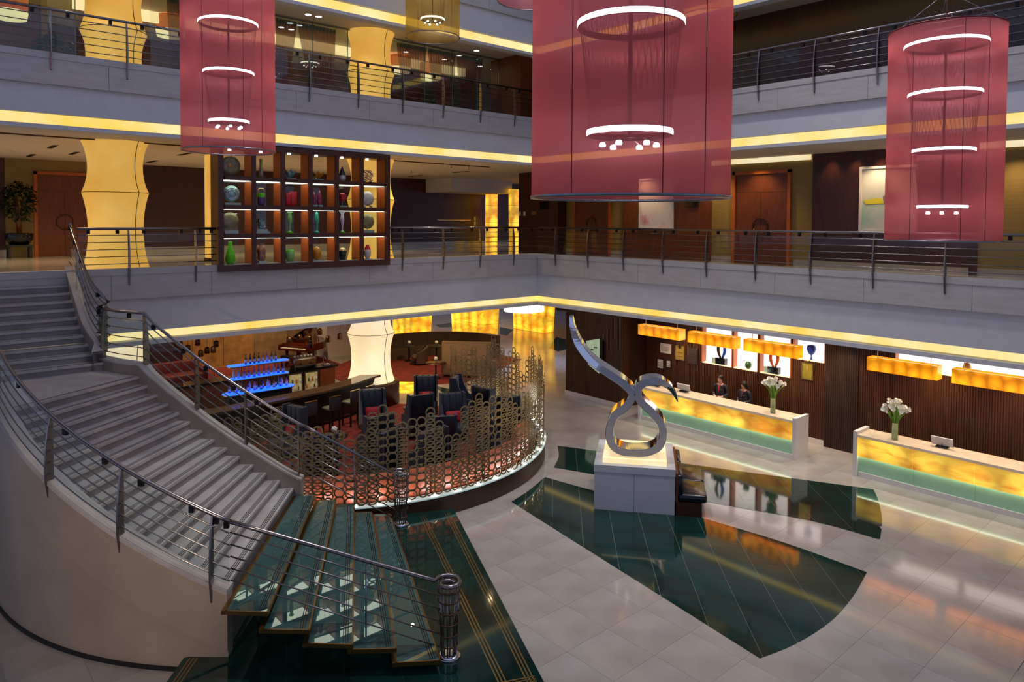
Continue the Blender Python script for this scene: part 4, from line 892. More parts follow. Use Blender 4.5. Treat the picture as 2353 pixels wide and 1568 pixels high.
# plaques on the slatted wall
def plaque(label, x0, y0, x1, y1, fm, im, name='plaque', lines=0):
    Yl, Yr = xp(x0, (y0+y1)/2, RX-.03).y, xp(x1, (y0+y1)/2, RX-.03).y; xm = (x0+x1)/2; zt, zb = xp(xm, y0, RX-.03).z, xp(xm, y1, RX-.03).z
    o = thing(name, label, 'plaque', (RX-.04, (Yl+Yr)/2, zb)); w = abs(Yl-Yr)/2; h = zt-zb
    MB().bx(-.012, .016, -w, w, 0, h).build('frame', fm, o); MB().bx(-.016, -.012, -w+.035, w-.035, .035, h-.035).build('sheet', im, o)
    for k in range(lines): MB().bx(-.018, -.016, -w*.6, w*.6*(1 if k % 2 else .8), h*.25+h*.5*k/max(lines, 1), h*.25+h*.5*k/max(lines, 1)+.012).build('text_line', 'bronze', o)
    return o
mat('gold_sheet', S(200, 162, 70), .35, .4, c2=S(180, 140, 50), sc=8); mat('olive_sheet', S(158, 142, 50), .4, .3, c2=S(136, 122, 40), sc=6); mat('dark_sheet', S(72, 58, 50), .4, .3)
plaque('wide pale certificate plaque, upper left of the wall group', 1518, 790, 1542, 812, 'paper', 'paper', lines=3)
o = plaque('gold plaque with a dark star between the pale and dark plaques', 1552, 794, 1574, 828, 'brass', 'gold_sheet', lines=2)
st = []
for k in range(10):
    r = .10 if k % 2 == 0 else .04; st.append((-.02, r*math.sin(2*PI*k/10+.3), .45+r*math.cos(2*PI*k/10+.3)))
MB().ext(st, (-.006, 0, 0)).build('star_emblem', 'bronze', o)
plaque('dark bronze plaque beside the gold star plaque', 1581, 800, 1604, 837, 'dark_sheet', 'dark_sheet', lines=3)
plaque('small upright certificate in a pale frame, below the wide plaque', 1510, 824, 1526, 848, 'steel', 'paper', lines=3)
plaque('small certificate in a black frame', 1531, 827, 1543, 846, 'black_matt', 'paper', lines=2)
o = plaque('olive gold plaque with embossed figure, below the blue glass niche', 1842, 834, 1869, 873, 'brass', 'olive_sheet')
MB().sph((-.018, 0, .33), (.008, .04, .10), 8, 6).build('embossed_figure', 'gold_sheet', o)
for k in range(5): MB().sph((-.018, -.14+.07*k, .55+.02*math.sin(k*2)), (.006, .018, .018), 6, 5).build('embossed_star', 'gold_sheet', o)
# lit map on the end block
X = 18.60; o = thing('glass_map', 'pale green lit glass map panel on the slatted end block', 'sign', (X, 16.7, 1.1))
y1, y0 = 17.05, 16.42; MB().add([(X-.03, y1, 2.14), (X-.03, y0, 2.30), (X-.03, y0, 1.08), (X-.03, y1-.12, 1.25)], [(0, 1, 2, 3)]).build('map_glass', 'map_glass', o, world=True) if False else None
mat('map_glass', S(190, 206, 176), .2, c2=S(150, 176, 140), sc=5, emit=.45)
MB().ext([(X-.05, y1, 2.12), (X-.05, y0, 2.28), (X-.05, y0, 1.06), (X-.05, y1-.1, 1.3)], (.02, 0, 0)).build('map_glass', 'map_glass', o, world=True)
MB().bx(X-.04, X+.04, 16.28, 16.40, 1.05, 2.2).build('side_post', 'black_metal', o, world=True)
for a, b in ((16.55, 1.95), (16.62, 1.95), (16.72, 1.85), (16.78, 1.85), (16.63, 1.7), (16.8, 1.55), (16.66, 1.4)): MB().lathe([(0, 0), (.025, 0), (.025, .015)], 8).build('map_stud', 'black_matt', o).matrix_local = Matrix.Translation(Vector((X-.05, a, b))-o.location) @ Matrix.Rotation(-PI/2, 4, 'Y')
# calla lilies in tall glass vases
def lilies(label, loc, seed, n=22, extra=False):
    rnd = random.Random(seed); o = thing('lily_vase', label, 'flowers', loc)
    MB().lathe([(0, 0), (.075, 0), (.075, .42), (.07, .42), (.068, .02), (0, .02)], 20).build('glass_vase', 'vase_glass', o)
    MB().lathe([(0, .02), (.066, .02), (.066, .40), (0, .40)], 16).build('stems_in_water', 'stem', o)
    for k in range(n):
        a = 2*PI*k/n+rnd.uniform(-.2, .2); s = .07+.14*((k % 3)/2)+rnd.uniform(-.02, .03); top = .82-.12*((k % 3)/2)+rnd.uniform(-.05, .05)
        if extra and k == 3: s, top = .30, .58
        P = [(.035*math.cos(a), .035*math.sin(a), .05), (.05*math.cos(a), .05*math.sin(a), .40), (s*.55*math.cos(a), s*.55*math.sin(a), .40+(top-.40)*.6), (s*math.cos(a), s*math.sin(a), top)]
        P = smooth(P, 4); st = MB().tube(P, .011, 5).build('stem', 'stem', o)
        d = (P[-1]-P[-3]).normalized(); e1 = d.orthogonal().normalized(); e2 = d.cross(e1); b = MB(); V = []; m = 10
        for i, (q, r) in enumerate(((0, .010), (.04, .022), (.08, .035), (.11, .05))):
            for j in range(m):
                t_ = 2*PI*j/m; flare = 1+(.5*max(0, math.cos(t_)) if i == 3 else 0); V.append(P[-1]+d*(q+(.05*max(0, math.cos(t_)) if i == 3 else 0))+(e1*math.cos(t_)+e2*math.sin(t_))*r*flare)
        b.add(V, [(i*m+j, i*m+(j+1) % m, (i+1)*m+(j+1) % m, (i+1)*m+j) for i in range(3) for j in range(m)], 0, True).build('lily_flower', 'flower_white', st)
    return o
lilies('tall vase of white calla lilies on the desk with receptionists', (18.42, 9.9, 1.06), 3)
lilies('tall vase of white calla lilies on the desk without receptionists', (18.42, 6.72, 1.06), 5, extra=True)
# ================================================================== SCULPTURE, PLINTH, BENCH
PA, PB = Vector((11.63, 10.42)), Vector((12.71, 9.04))
eu = (PB-PA).normalized(); en = Vector((.787, .616)).normalized(); en = Vector((-eu.y, eu.x)); PW = (PB-PA).length; PD = 1.86
prz = math.atan2(eu.y, eu.x)
def pq(u, v): return PA+eu*u+en*v
c = pq(PW/2, PD/2)
o = thing('plinth', 'square pale stone plinth carrying the ribbon sculpture', 'plinth', (c.x, c.y, 0), prz)
mat('plinth_stone', S(206, 206, 208), .35, c2=S(196, 196, 200), sc=2)
MB().bx(-PW/2+.01, -.003, -PD/2+.01, PD/2-.01, 0, .84).build('stone_panel', 'plinth_stone', o); MB().bx(.003, PW/2-.01, -PD/2+.01, PD/2-.01, 0, .84).build('stone_panel', 'plinth_stone', o)
MB().bx(-PW/2, PW/2, -PD/2, PD/2, .845, 1.0).build('top_slab', 'plinth_stone', o)
for i in (0, 1):
    for j in (0, 1): MB().bx(-.70+.70*i+.003, .70*i-.003, -.76+.72*j+.003, -.04+.72*j-.003, 1.0, 1.10).build('onyx_slab', 'onyx_pale', o)
# mirror-polished ribbon
P0 = pq(PW/2, .55); P0 = Vector((P0.x, P0.y, 1.1)); N3 = Vector((en.x, en.y, 0))
pts = [(1313, 735), (1317, 765), (1333, 803), (1362, 838), (1402, 866), (1436, 890), (1453, 912), (1440, 938), (1415, 957), (1403, 985), (1402, 1010), (1414, 1033), (1442, 1044), (1482, 1044), (1510, 1033), (1522, 1008), (1518, 978), (1498, 952), (1476, 932), (1465, 912), (1470, 893), (1488, 884), (1514, 884), (1537, 897), (1551, 918), (1557, 934)]
C3 = [plp(x, y, P0, N3) for x, y in pts]; zmin = min(p.z for p in C3); C3 = [p+Vector((0, 0, 1.12+.085-zmin)) for p in C3]
R3 = smooth(C3, 6); n = len(R3); V = []
for i, p in enumerate(R3):
    t = (R3[min(i+1, n-1)]-R3[max(i-1, 0)]).normalized(); nn = t.cross(N3).normalized(); s = i/(n-1)
    th = .085*min(1, .35+s*9)*min(1, .12+(1-s)*7); dp = .27*min(1, .45+s*4)*min(1, .25+(1-s)*5)
    for a, b in ((1, -1), (1, 1), (-1, 1), (-1, -1)): V.append(p+nn*(th*a)+N3*(dp*b))
b = MB(); F = [(i*4+k, i*4+(k+1) % 4, (i+1)*4+(k+1) % 4, (i+1)*4+k) for i in range(n-1) for k in range(4)]+[(3, 2, 1, 0), tuple((n-1)*4+k for k in range(4))]
b.add(V, F, 0, False); sc_ = thing('ribbon_sculpture', 'mirror polished steel ribbon sculpture looping on the stone plinth', 'sculpture', (P0.x, P0.y, 1.1))
ro = b.build('steel_ribbon', 'chrome', sc_, world=True); bv = ro.modifiers.new('bevel', 'BEVEL'); bv.width = .012; bv.segments = 2; bv.limit_method = 'ANGLE'
MB().bx(-.3, .3, -.12, .12, 0, .02).build('foot_plate', 'chrome', sc_).rotation_euler = (0, 0, prz)
# leather bench against the right side of the plinth
c = pq(PW+.34, PD/2); o = thing('bench', 'black leather bench set against the right side of the plinth', 'bench', (c.x, c.y, 0), prz)
MB().bx(-.32, .22, -PD/2+.0, PD/2, 0, .30).build('timber_base', 'wood_dark', o)
for k in range(2): MB().rbox((.03, -PD/4+PD/2*k, .385), (.60, PD/2-.02, .17), .05).build('seat_cushion', 'leather_black', o)
for k in range(2): MB().rbox((-.25, -PD/4+PD/2*k, .66), (.15, PD/2-.02, .44), .05).build('back_cushion', 'leather_black', o)
MB().bx(-.33, -.28, -PD/2, PD/2, .3, .92).build('back_board', 'wood_mid', o)
# ================================================================== RING SCREEN AND LOUNGE
SCN, SR, PH = (9.7, 17.4), 5.15, .46
scr = thing('ring_screen', 'curved openwork screen of interlocking gold rings on a low lit plinth', 'screen', (SCN[0], SCN[1], 0))
mat('gold_ring', S(176, 154, 112), .32, .6, c2=S(132, 112, 76), sc=3); mat('plinth_brown', S(72, 46, 30), .4, c2=S(60, 38, 24), sc=3, stretch=(1, 1, 6))
mat('plinth_led', (1, 1, 1), .5, emit=110, ecol=(.9, .96, 1)); mat('pale_glass', S(196, 222, 216), .15, emit=.35)
A0, A1 = -168, 24
def sc(a, r=SR): return (SCN[0]+r*math.cos(rad(a)), SCN[1]+r*math.sin(rad(a)))
def arcwall(name, a0, a1, r0, r1, z0, z1, m, parent, n=None, world=True, c=SCN):
    n = n or max(3, int((a1-a0)/3)); b = MB(); V = []
    for i in range(n+1):
        a = rad(a0+(a1-a0)*i/n)
        for r, z in ((r0, z0), (r1, z0), (r1, z1), (r0, z1)): V.append((c[0]+r*math.cos(a), c[1]+r*math.sin(a), z))
    b.add(V, [(i*4+k, i*4+(k+1) % 4, (i+1)*4+(k+1) % 4, (i+1)*4+k) for i in range(n) for k in range(4)]+[(0, 1, 2, 3), tuple(n*4+k for k in (3, 2, 1, 0))], 0, False)
    return b.build(name, m, parent, world=world)
arcwall('timber_plinth', A0, A1, SR-.16, SR+.02, 0, PH-.03, 'plinth_brown', scr, 70)
arcwall('glass_ledge', A0, A1, SR-.16, SR+.05, PH-.03, PH, 'pale_glass', scr, 70)
sd = meshof(MB().lathe([(0, 0), (.05, 0), (.05, .012), (0, .012)], 12), 'plinth_spot', 'plinth_led')
a = A0+3
while a < A1: x, y = sc(a, SR-.03); part('plinth_spot', sd, scr, (x-SCN[0], y-SCN[1], PH)); a += 6.4
rr, rt = .099, .0150
rv = MB(); V = []; n = 14
for i in range(n):
    t = 2*PI*i/n
    for q in range(4): r = rr+(rt if q in (0, 1) else -rt); V.append((.006 if q in (0, 3) else -.006, r*math.cos(t), r*math.sin(t)))
rv.add(V, [(i*4+k, i*4+(k+1) % 4, ((i+1) % n)*4+(k+1) % 4, ((i+1) % n)*4+k) for i in range(n) for k in range(4)], 0, False)
rm = meshof(rv, 'ring', 'gold_ring'); rnd = random.Random(11); spec = []
pitch = math.degrees(.212/SR); a = A0+2; col = 0
while a < A1-1:
    top = 2.15+.42*math.sin(col*.9)*math.sin(col*.37)+rnd.uniform(-.18, .22); off = rnd.uniform(0, .1); z = PH+.11+off*.3
    if -75 < a < -8 and rnd.random() < .6: z -= .13*rnd.randint(1, 3)
    dz = rnd.choice((.112, .118, .165)); k = 0
    while z < top:
        spec.append((a+(rnd.uniform(-.6, .6) if rnd.random() < .08 else 0), z)); z += dz if k % 5 else dz*1.1; k += 1
    a += pitch*rnd.uniform(.93, 1.06); col += 1
def rsize(q):
    x, y = sc(q[0]); return topx((x, y, q[1]))[2]+(100 if not (660 < topx((x, y, q[1]))[0] < 1260) else 0)
spec.sort(key=rsize); rest = MB()
for i, (a, z) in enumerate(spec):
    x, y = sc(a); x -= SCN[0]; y -= SCN[1]
    if i < 300: part('ring', rm, scr, (x, y, z), rad(a))
    else:
        ca, sa = math.cos(rad(a)), math.sin(rad(a)); rest.add([(x+p[0]*ca-p[1]*sa, y+p[0]*sa+p[1]*ca, z+p[2]) for p in rv.v], rv.f)
tag(rest.build('further_rings', 'gold_ring', scr), None, kind='stuff')
# carpets
cp = MB().prism(ccw(arc(SCN, SR-.18, 0, 2*PI, 60)[:-1]), .001, .012).build('carpet', 'carpet', loc=(SCN[0], SCN[1], 0), world=True); struct(cp, 'round red patterned carpet inside the ring screen', 'carpet')
q = ccw([(13.2, 23.5), (17.0, 22.0), (21.8, 24.0), (21.8, 28.6), (17, 29.6), (13.6, 27.5)]); cp = MB().prism(q, .001, .012).build('carpet', 'carpet', loc=(17, 25, 0), world=True); struct(cp, 'red patterned carpet under the curved brown sofa', 'carpet')
q = ccw([(2.5, 22.9), (8.0, 25.6), (15.0, 26.2), (15, 31), (2.5, 31)]); cp = MB().prism(q, .001, .010).build('carpet', 'carpet', loc=(8, 28, 0), world=True); struct(cp, 'red patterned carpet under the piano', 'carpet')
# orange banquette inside the screen
bq = thing('banquette', 'curved orange leather banquette backing onto the ring screen', 'banquette', (SCN[0], SCN[1], 0))
segs = [(-160, -140), (-139.4, -120), (-119.4, -101), (-100.4, -84), (-83.4, -66)]
for a0, a1 in segs:
    arcwall('back_section', a0, a1, SR-.42, SR-.24, .012, .98, 'orange_leather', bq, 8); arcwall('seat_section', a0, a1, SR-.95, SR-.42, .012, .45, 'navy', bq, 8)

x, y = sc(-62, SR-.35); MB().box((x, y, .62), (.10, .95, 1.24), rad(-62+90-90)).build('end_screen_panel', 'orange_leather', bq, world=True)
# wing chairs
def wing(label, loc, rz, cushion=True):
    o = thing('wing_chair', label, 'armchair', loc, rz)
    MB().rbox((0, -.02, .30), (.62, .62, .26), .06).build('seat', 'navy', o)
    for x in (-.135, 0, .135): MB().rbox((x*1.35, .30, .84), (.185, .13, .74), .05).build('back_channel', 'navy', o)
    MB().rbox((0, .37, .66), (.64, .06, 1.10), .03).build('back_shell', 'leather_black', o)
    for s in (-1, 1):
        MB().ext([(s*.31, .40, .15), (s*.31, -.30, .15), (s*.31, -.30, .56), (s*.31, -.05, .62), (s*.31, .12, .95), (s*.31, .18, 1.22), (s*.31, .40, 1.22)], (s*.05, 0, 0)).build('wing_side', 'navy', o)
    for sx in (-1, 1):
        for sy in (-1, 1): MB().tube([(sx*.27, sy*.27, .17), (sx*.29, sy*.29, 0)], [.022, .015], 6).build('leg', 'black_matt', o)
    return o
def cushion(label, loc, rz):
    c = MB(); n = 10; a, h = .22, .055
    for sgn in (-1, 1): c.grid(lambda u, v, g=sgn: ((u-.5)*2*a*(1-.08*math.cos((v-.5)*PI)**2*0), g*h*(1-(2*u-1)**4)*(1-(2*v-1)**4), (v-.5)*2*a*.72), n, n)
    o = c.build('cushion', 'red_cloth'); o.location = loc; o.rotation_euler = (-.28, 0, rz); tag(o, label, 'cushion'); return o
def C(px, py, z): p = zp(px, py, z); return p.x, p.y
CH = [  # place, heading of the sitter (deg, 0 = chair faces -Y), cushion, words
    (10.75, 18.3, -20, 1, 'beside the bar stools'), (13.0, 18.9, -35, 1, 'before the lit floor panel'), (14.05, 18.2, 40, 1, 'beside the sofa back'),
    (13.85, 16.7, 100, 0, 'right of the flower table'), (13.65, 15.65, 140, 0, 'nearest the far rings'), (11.7, 17.45, 165, 0, 'turned away before the lit floor panel'),
    (12.3, 16.4, -22, 1, 'behind the middle rings'), (8.0, 18.2, -75, 1, 'half hidden by the stair railing'), (9.6, 16.3, 170, 0, 'turned away from the ring screen'),
    (10.95, 15.2, 150, 0, 'turned away behind the middle rings'), (13.05, 14.4, 110, 0, 'at the bend of the ring screen'), (8.95, 15.0, 200, 0, 'close to the banquette by the newel'), (9.95, 14.4, 175, 0, 'close to the middle of the banquette'),
    (7.75, 15.7, 160, 0, 'behind the handrail'), (12.0, 14.25, 40, 1, 'at the end of the banquette')]
for x, y, hd, cu, w in CH:
    h = rad(hd); wing('navy wing chair '+w, (x, y, .012), h).scale = (1.06, 1.06, 1.06)
    if cu: cushion('red cushion on the wing chair '+w, (x-.16*math.sin(h), y+.16*math.cos(h), .64), h)
for px, py, w in ((952, 1058, 'by the middle seam of the banquette'), (890, 1057, 'on the banquette beside the newel'), (1015, 1038, 'on the banquette towards the bend')):
    p = zp(px, py, .62); dx, dy = p.x-SCN[0], p.y-SCN[1]; a = math.atan2(dy, dx); r = SR-.53; cushion('red cushion '+w, (SCN[0]+r*math.cos(a), SCN[1]+r*math.sin(a), .62), a-PI/2)
mat('flame', (1, .6, .1), .5, emit=12, ecol=(1, .6, .15))
def rtable(label, loc, R=.36, h=.6, top='bronze'):
    o = thing('side_table', label, 'table', loc); MB().lathe([(0, h-.03), (R, h-.03), (R, h), (0, h)], 28).build('table_top', top, o); MB().lathe([(.03, .02), (.03, h-.03)], 10).build('pedestal', 'black_metal', o); MB().lathe([(0, 0), (.2, 0), (.2, .02), (0, .02)], 20).build('foot', 'black_metal', o); return o
def posy(label, loc):
    o = thing('flower_vase', label, 'flowers', loc); MB().lathe([(0, 0), (.035, 0), (.045, .06), (.03, .12), (.026, .12), (.035, .02), (0, .02)], 12).build('vase', 'vase_glass', o)
    b = MB(); rn = random.Random(1)
    for k in range(14): a, e = k*2.4, math.acos(1-2*(k+.5)/14); b.sph((.055*math.sin(e)*math.cos(a), .055*math.sin(e)*math.sin(a), .17+.05*math.cos(e)), .032, 7, 5)
    b.build('white_blooms', 'flower_white', o); MB().tube([(0, 0, .02), (0, 0, .14)], .012, 5).build('stems', 'stem', o)
for x, y, w in ((13.0, 17.5, 'by the sofa back'), (8.9, 17.2, 'below the handrail'), (12.15, 18.25, 'before the lit floor panel'), (12.75, 15.35, 'near the far rings'), (11.5, 15.95, 'behind the middle rings'), (10.1, 17.35, 'before the bar stools')):
    rtable('round dark table '+w, (x, y, .012)); posy('white posy in a vase on the table '+w, (x, y, .613))
# tea lights on the long table side
# sofas and tub chairs by the onyx piers
sf = thing('curved_sofa', 'long curved high-backed brown sofa before the onyx piers', 'sofa', (17.95, 25.0, 0)); cS = (17.95, 25.0)
for k in range(6): a0 = 2+21*k; arcwall('back_section', a0, a0+20.6, 3.3, 3.5, .012, 1.02, 'brown_cloth', sf, 7, c=cS); arcwall('seat_section', a0, a0+20.6, 2.65, 3.3, .012, .44, 'brown_cloth', sf, 7, c=cS)
p = zp(1028, 868); o = thing('sofa', 'tan high-backed sofa with its back to the ring screen', 'sofa', (17.9, 22.9, 0), rad(-48))
MB().rbox((0, -.40, .78), (2.1, .16, 1.36), .04).build('back', 'tan_cloth', o); MB().rbox((0, .0, .32), (1.9, .8, .3), .06).build('seat', 'tan_cloth', o)
for s in (-1, 1): MB().rbox((s*1.02, -.02, .42), (.12, .86, .5), .04).build('arm', 'tan_cloth', o); MB().bx(s*.9-.04, s*.9+.04, -.35, -.27, 0, .18).build('leg', 'wood_dark', o); MB().bx(s*.9-.04, s*.9+.04, .27, .35, 0, .18).build('leg', 'wood_dark', o)
def tub(label, loc, rz):
    o = thing('tub_chair', label, 'armchair', loc, rz); b = MB(); n = 14
    for r, q in ((.40, 1), (.33, -1)): b.grid(lambda u, v, r=r: (r*math.cos(PI*(-.12+1.24*u)), r*math.sin(PI*(-.12+1.24*u)), .08+v*(.42+.30*math.sin(PI*u)**1.5)), n, 3)
    b.grid(lambda u, v: ((.33+.07*v)*math.cos(PI*(-.12+1.24*u)), (.33+.07*v)*math.sin(PI*(-.12+1.24*u)), .5+.30*math.sin(PI*u)**1.5), n, 1)
    b.build('shell', 'brown_cloth', o); MB().rbox((0, -.02, .32), (.62, .6, .18), .08).build('seat', 'brown_cloth', o); MB().lathe([(.3, 0), (.34, .1)], 20).build('base', 'black_matt', o)
    rim = [(.365*math.cos(PI*(-.12+1.24*u/12)), .365*math.sin(PI*(-.12+1.24*u/12)), .505+.30*math.sin(PI*u/12)**1.5) for u in range(13)]; MB().tube(rim, .035, 6).build('rolled_rim', 'brown_cloth', o)
tub('brown tub chair with its back turned, on the carpet by the curved sofa', (17.6, 26.1, .012), rad(-120)); 
x, y = C(1018, 815, .7); tub('brown tub chair beside the tan sofa', (18.55, 25.4, .012), rad(150))
x, y = 16.55, 23.35; rtable('round bronze table beside the tub chair and the tan sofa', (x, y, .012), .42, .62, 'bronze'); posy('white posy on the round bronze table', (x, y, .632))
for px, py, w in ((940, 795, 'left'), (1003, 795, 'right')):
    x, y = C(px, py, .7); o = rtable(f'small dark table before the curved sofa holding the {"posy beside the lit column" if w == "left" else "posy nearer the tan sofa"}', (x, y, .012), .26, .68, 'black_matt'); posy('white posy before the curved sofa, beside the lit column' if w == 'left' else 'white posy before the curved sofa, nearer the tan sofa', (x, y, .692))
# lit onyx floor blocks
for pts, lb in ((((909, 903), (966, 904), (966, 880), (912, 879)), 'glowing amber panel in the floor beside the lit column'), (((985, 817), (1003, 817), (1003, 808), (986, 808)), 'small glowing amber floor panel by the tub chair')):
    q = ccw([tuple(zp(*p).to_2d()) for p in pts]); cx_, cy_ = sum(p[0] for p in q)/4, sum(p[1] for p in q)/4; o = MB().prism(q, .0, .03).build('floor_light', 'onyx', loc=(cx_, cy_, 0), world=True); tag(o, lb, 'floor light')

# ================================================================== BAR
bar = thing('bar_counter', 'curved dark bar counter with a stone top in front of the lit column', 'bar counter', (9.5, 20.2, 0))
BF = smooth([(4.6, 19.9), (6.7, 19.62), (8, 19.75), (9.2, 19.9), (10.3, 20.06), (11.36, 20.4), (12.1, 20.76), (12.75, 21.2)], 5) if False else smooth([Vector(p) for p in ((4.8, 19.8), (6.7, 19.62), (8, 19.76), (9.2, 19.9), (10.3, 20.07), (11.36, 20.42), (12.1, 20.78), (12.5, 20.92))], 5)
bf = [(p, 0) for p in BF]
mat('bar_top', S(92, 78, 60), .12, c2=S(70, 58, 44), sc=3, detail=8); mat('bar_front', S(40, 26, 18), .4, c2=S(28, 18, 12), sc=4, stretch=(12, 12, .5))
ribbon('stone_top', bf, lambda z: 1.06, lambda z: 1.12, -.06, .52, 'bar_top', bar); ribbon('ribbed_front', bf, lambda z: 0.1, lambda z: 1.06, .12, .42, 'bar_front', bar); ribbon('foot_plinth', bf, lambda z: 0, lambda z: .1, .16, .40, 'black_matt', bar)
ribbon('service_shelf', bf, lambda z: .82, lambda z: .88, .42, .85, 'black_gloss', bar)
def stool(label, loc, rz):
    o = thing('bar_stool', label, 'bar stool', loc, rz, group=None)
    MB().rbox((0, 0, .74), (.40, .40, .09), .05).build('seat', 'stool_seat', o); MB().rbox((0, -.19, .93), (.40, .05, .36), .02).build('backrest', 'stool_back', o); MB().bx(-.2, .2, -.225, -.165, 1.105, 1.125).build('back_cap', 'brass', o)
    for sx in (-1, 1):
        for sy in (-1, 1): MB().bx(sx*.17-.02, sx*.17+.02, sy*.17-.02, sy*.17+.02, 0, .70).build('leg', 'black_matt', o)
    MB().bx(-.17, .17, .155, .185, .28, .32).build('footrest', 'steel', o); return o
SL = [(652, 933), (715, 923), (770, 911), (816, 897), (850, 887)]
for k, (px, py) in enumerate(SL):
    x, y = C(px, py, 1.12); i = min(range(len(BF)-1), key=lambda i: (BF[i]-Vector((x, y))).length); tdir = (BF[i+1]-BF[i]).normalized(); rz = math.atan2(tdir.y, tdir.x)
    stool(('bar stool furthest from the lit column, by the handrail', 'second bar stool counted from the stair handrail', 'third bar stool counted from the stair handrail', 'fourth bar stool counted from the stair handrail', 'bar stool nearest the lit column')[k], (x-.19*math.sin(rz)*1, y+.19*math.cos(rz), .0), rz)
# blue lit bottle shelf
sh = thing('bottle_shelf', 'three-tier bottle shelf glowing blue behind the bar', 'shelf', (8.6, 21.6, 0))
def stadium(cx, cy, L, w, n=8): return [(cx+(L/2-w/2)*s+w/2*math.cos(t), cy+w/2*math.sin(t)) for s, t0 in ((1, -PI/2), (-1, PI/2)) for t in [t0+PI*k/n for k in range(n+1)]]
TI = [(8.58, 21.45, 2.25, .55, 1.12), (8.62, 21.6, 1.95, .42, 1.52), (8.62, 21.6, 1.95, .40, 1.92)]
for cx_, cy_, L_, w_, z in TI:
    q = stadium(cx_, cy_, L_, w_); MB().prism(q, z-.035, z-.012).build('brass_edge', 'brass', sh, world=True); MB().prism(stadium(cx_, cy_, L_-.03, w_-.03), z-.012, z).build('lit_shelf', 'blue_light', sh, world=True)
for x in (8.0, 8.1, 9.15, 9.25): MB().tube([(x, 21.6, 1.12), (x, 21.6, 1.89)], .016, 6).build('post', 'brass', sh, world=True)
MB().bx(7.6, 9.55, 21.25, 21.65, 0, 1.08).build('cabinet', 'black_matt', sh, world=True)
for nm, c, tr in (('b_dark', S(30, 20, 16), 0), ('b_amber', S(180, 96, 50), 0), ('b_clear', S(206, 212, 244), 0), ('b_pink', S(206, 110, 180), 0), ('b_green', S(60, 90, 50), 0), ('b_blue', S(60, 70, 180), 0), ('b_label', S(220, 214, 200), 0), ('b_rose', S(200, 110, 80), 0)): mat(nm, c, .12, spec=.7)
def bottle(label, loc, m, h=.30, r=.037, cap='brass', group=None):
    o = thing('bottle', label, 'bottle', loc, group=group); MB().lathe([(0, 0), (r, 0), (r, h*.58), (r*.4, h*.74), (r*.36, h*.97), (r*.42, h), (0, h)], 10).build('glass', m, o); MB().lathe([(r+.001, h*.2), (r+.001, h*.45)], 10, caps=False).build('label_band', 'b_label', o); MB().lathe([(r*.44, h*.9), (r*.44, h+.01), (0, h+.01)], 8).build('cap', cap, o)
gb = 'bottles on the blue shelf'
for k, (m_, w) in enumerate((('b_dark', 'dark wine bottle on the top blue tier'),)*4+(('b_rose', 'gold topped rose bottle on the top blue tier'), ('b_pink', 'pink bottle on the top blue tier'), ('b_green', 'green gold bottle on the top blue tier'), ('b_green', 'green gold bottle on the top blue tier'))): bottle(w, (8.22+.135*k, 21.58, 1.921), m_, .31 if k < 4 else .33, .034, 'black_metal' if k < 4 else 'brass', gb)
for k in range(11):
    m_ = 'b_clear' if k in (0, 1, 8) else ('b_blue' if k > 8 else 'b_pink'); w = {'b_clear': 'clear bottle on the middle blue tier', 'b_blue': 'blue bottle on the middle blue tier', 'b_pink': 'pink bottle on the middle blue tier'}[m_]; bottle(w, (7.85+.155*k, 21.56+.03*(k % 2), 1.521), m_, .29 if k > 1 else .34, .046, 'steel', gb)
for k in range(18):
    m_ = ('b_blue', 'b_amber', 'b_clear', 'b_dark', 'b_pink')[k*7 % 5]; bottle({'b_blue': 'blue', 'b_amber': 'amber', 'b_clear': 'clear', 'b_dark': 'dark', 'b_pink': 'pink'}[m_]+' bottle on the lowest blue tier', (7.72+.102*k, 21.5+(-.06 if k % 2 else .07), 1.121), m_, .26+.02*(k % 4), .041, 'black_metal', gb)
# back counter with fridges, coffee machine and sink
bc = thing('back_counter', 'black back counter behind the blue shelf with two lit fridges', 'counter', (10, 24.6, 0))
MB().bx(5.5, 12.7, 24.2, 24.9, .86, .92).build('worktop', 'black_gloss', bc, world=True); MB().bx(5.5, 12.6, 24.28, 24.85, 0, .86).build('carcass', 'wood_dark', bc, world=True)
mat('fridge_in', S(206, 200, 160), .5, c2=S(150, 140, 96), sc=9, emit=.16)
for k in range(2):
    x = 10.72+.62*k; d = MB().bx(x, x+.56, 24.20, 24.25, .12, .84).build('fridge_door', 'steel', bc, world=True); MB().bx(x+.05, x+.51, 24.19, 24.2, .18, .78).build('lit_glass', 'fridge_in', d, world=True)
    for q in range(6): MB().lathe([(0, 0), (.03, 0), (.03, .1), (.012, .14), (0, .16)], 8, (x+.09+.075*q, 24.18, .47 if q % 2 else .22)).build('chilled_bottle', ('b_amber', 'b_green', 'b_clear')[q % 3], d, world=True)
for x in (6.0, 6.9, 7.8, 8.7, 9.7, 11.98): MB().bx(x, x+.8 if x < 11 else 12.58, 24.24, 24.27, .08, .84).build('cupboard_door', 'wood_mid' if x > 11 else 'wood_dark', bc, world=True)
o = thing('coffee_machine', 'steel espresso machine with cups on top on the back counter', 'coffee machine', (11.45, 24.55, .92)); MB().rbox((0, 0, .22), (.86, .44, .36), .03).build('body', 'steel', o); MB().bx(-.40, .40, -.24, -.22, .12, .34).build('front_panel', 'bronze', o)
for s in (-1, 1):
    MB().tube([(s*.2, -.22, .2), (s*.2, -.36, .18)], .02, 6).build('group_handle', 'black_matt', o); MB().sph((s*.12, -.245, .28), .02, 8, 6).build('dial', 'chrome', o); MB().bx(s*.38-.03, s*.38+.03, -.2, .2, 0, .05).build('foot', 'black_matt', o)
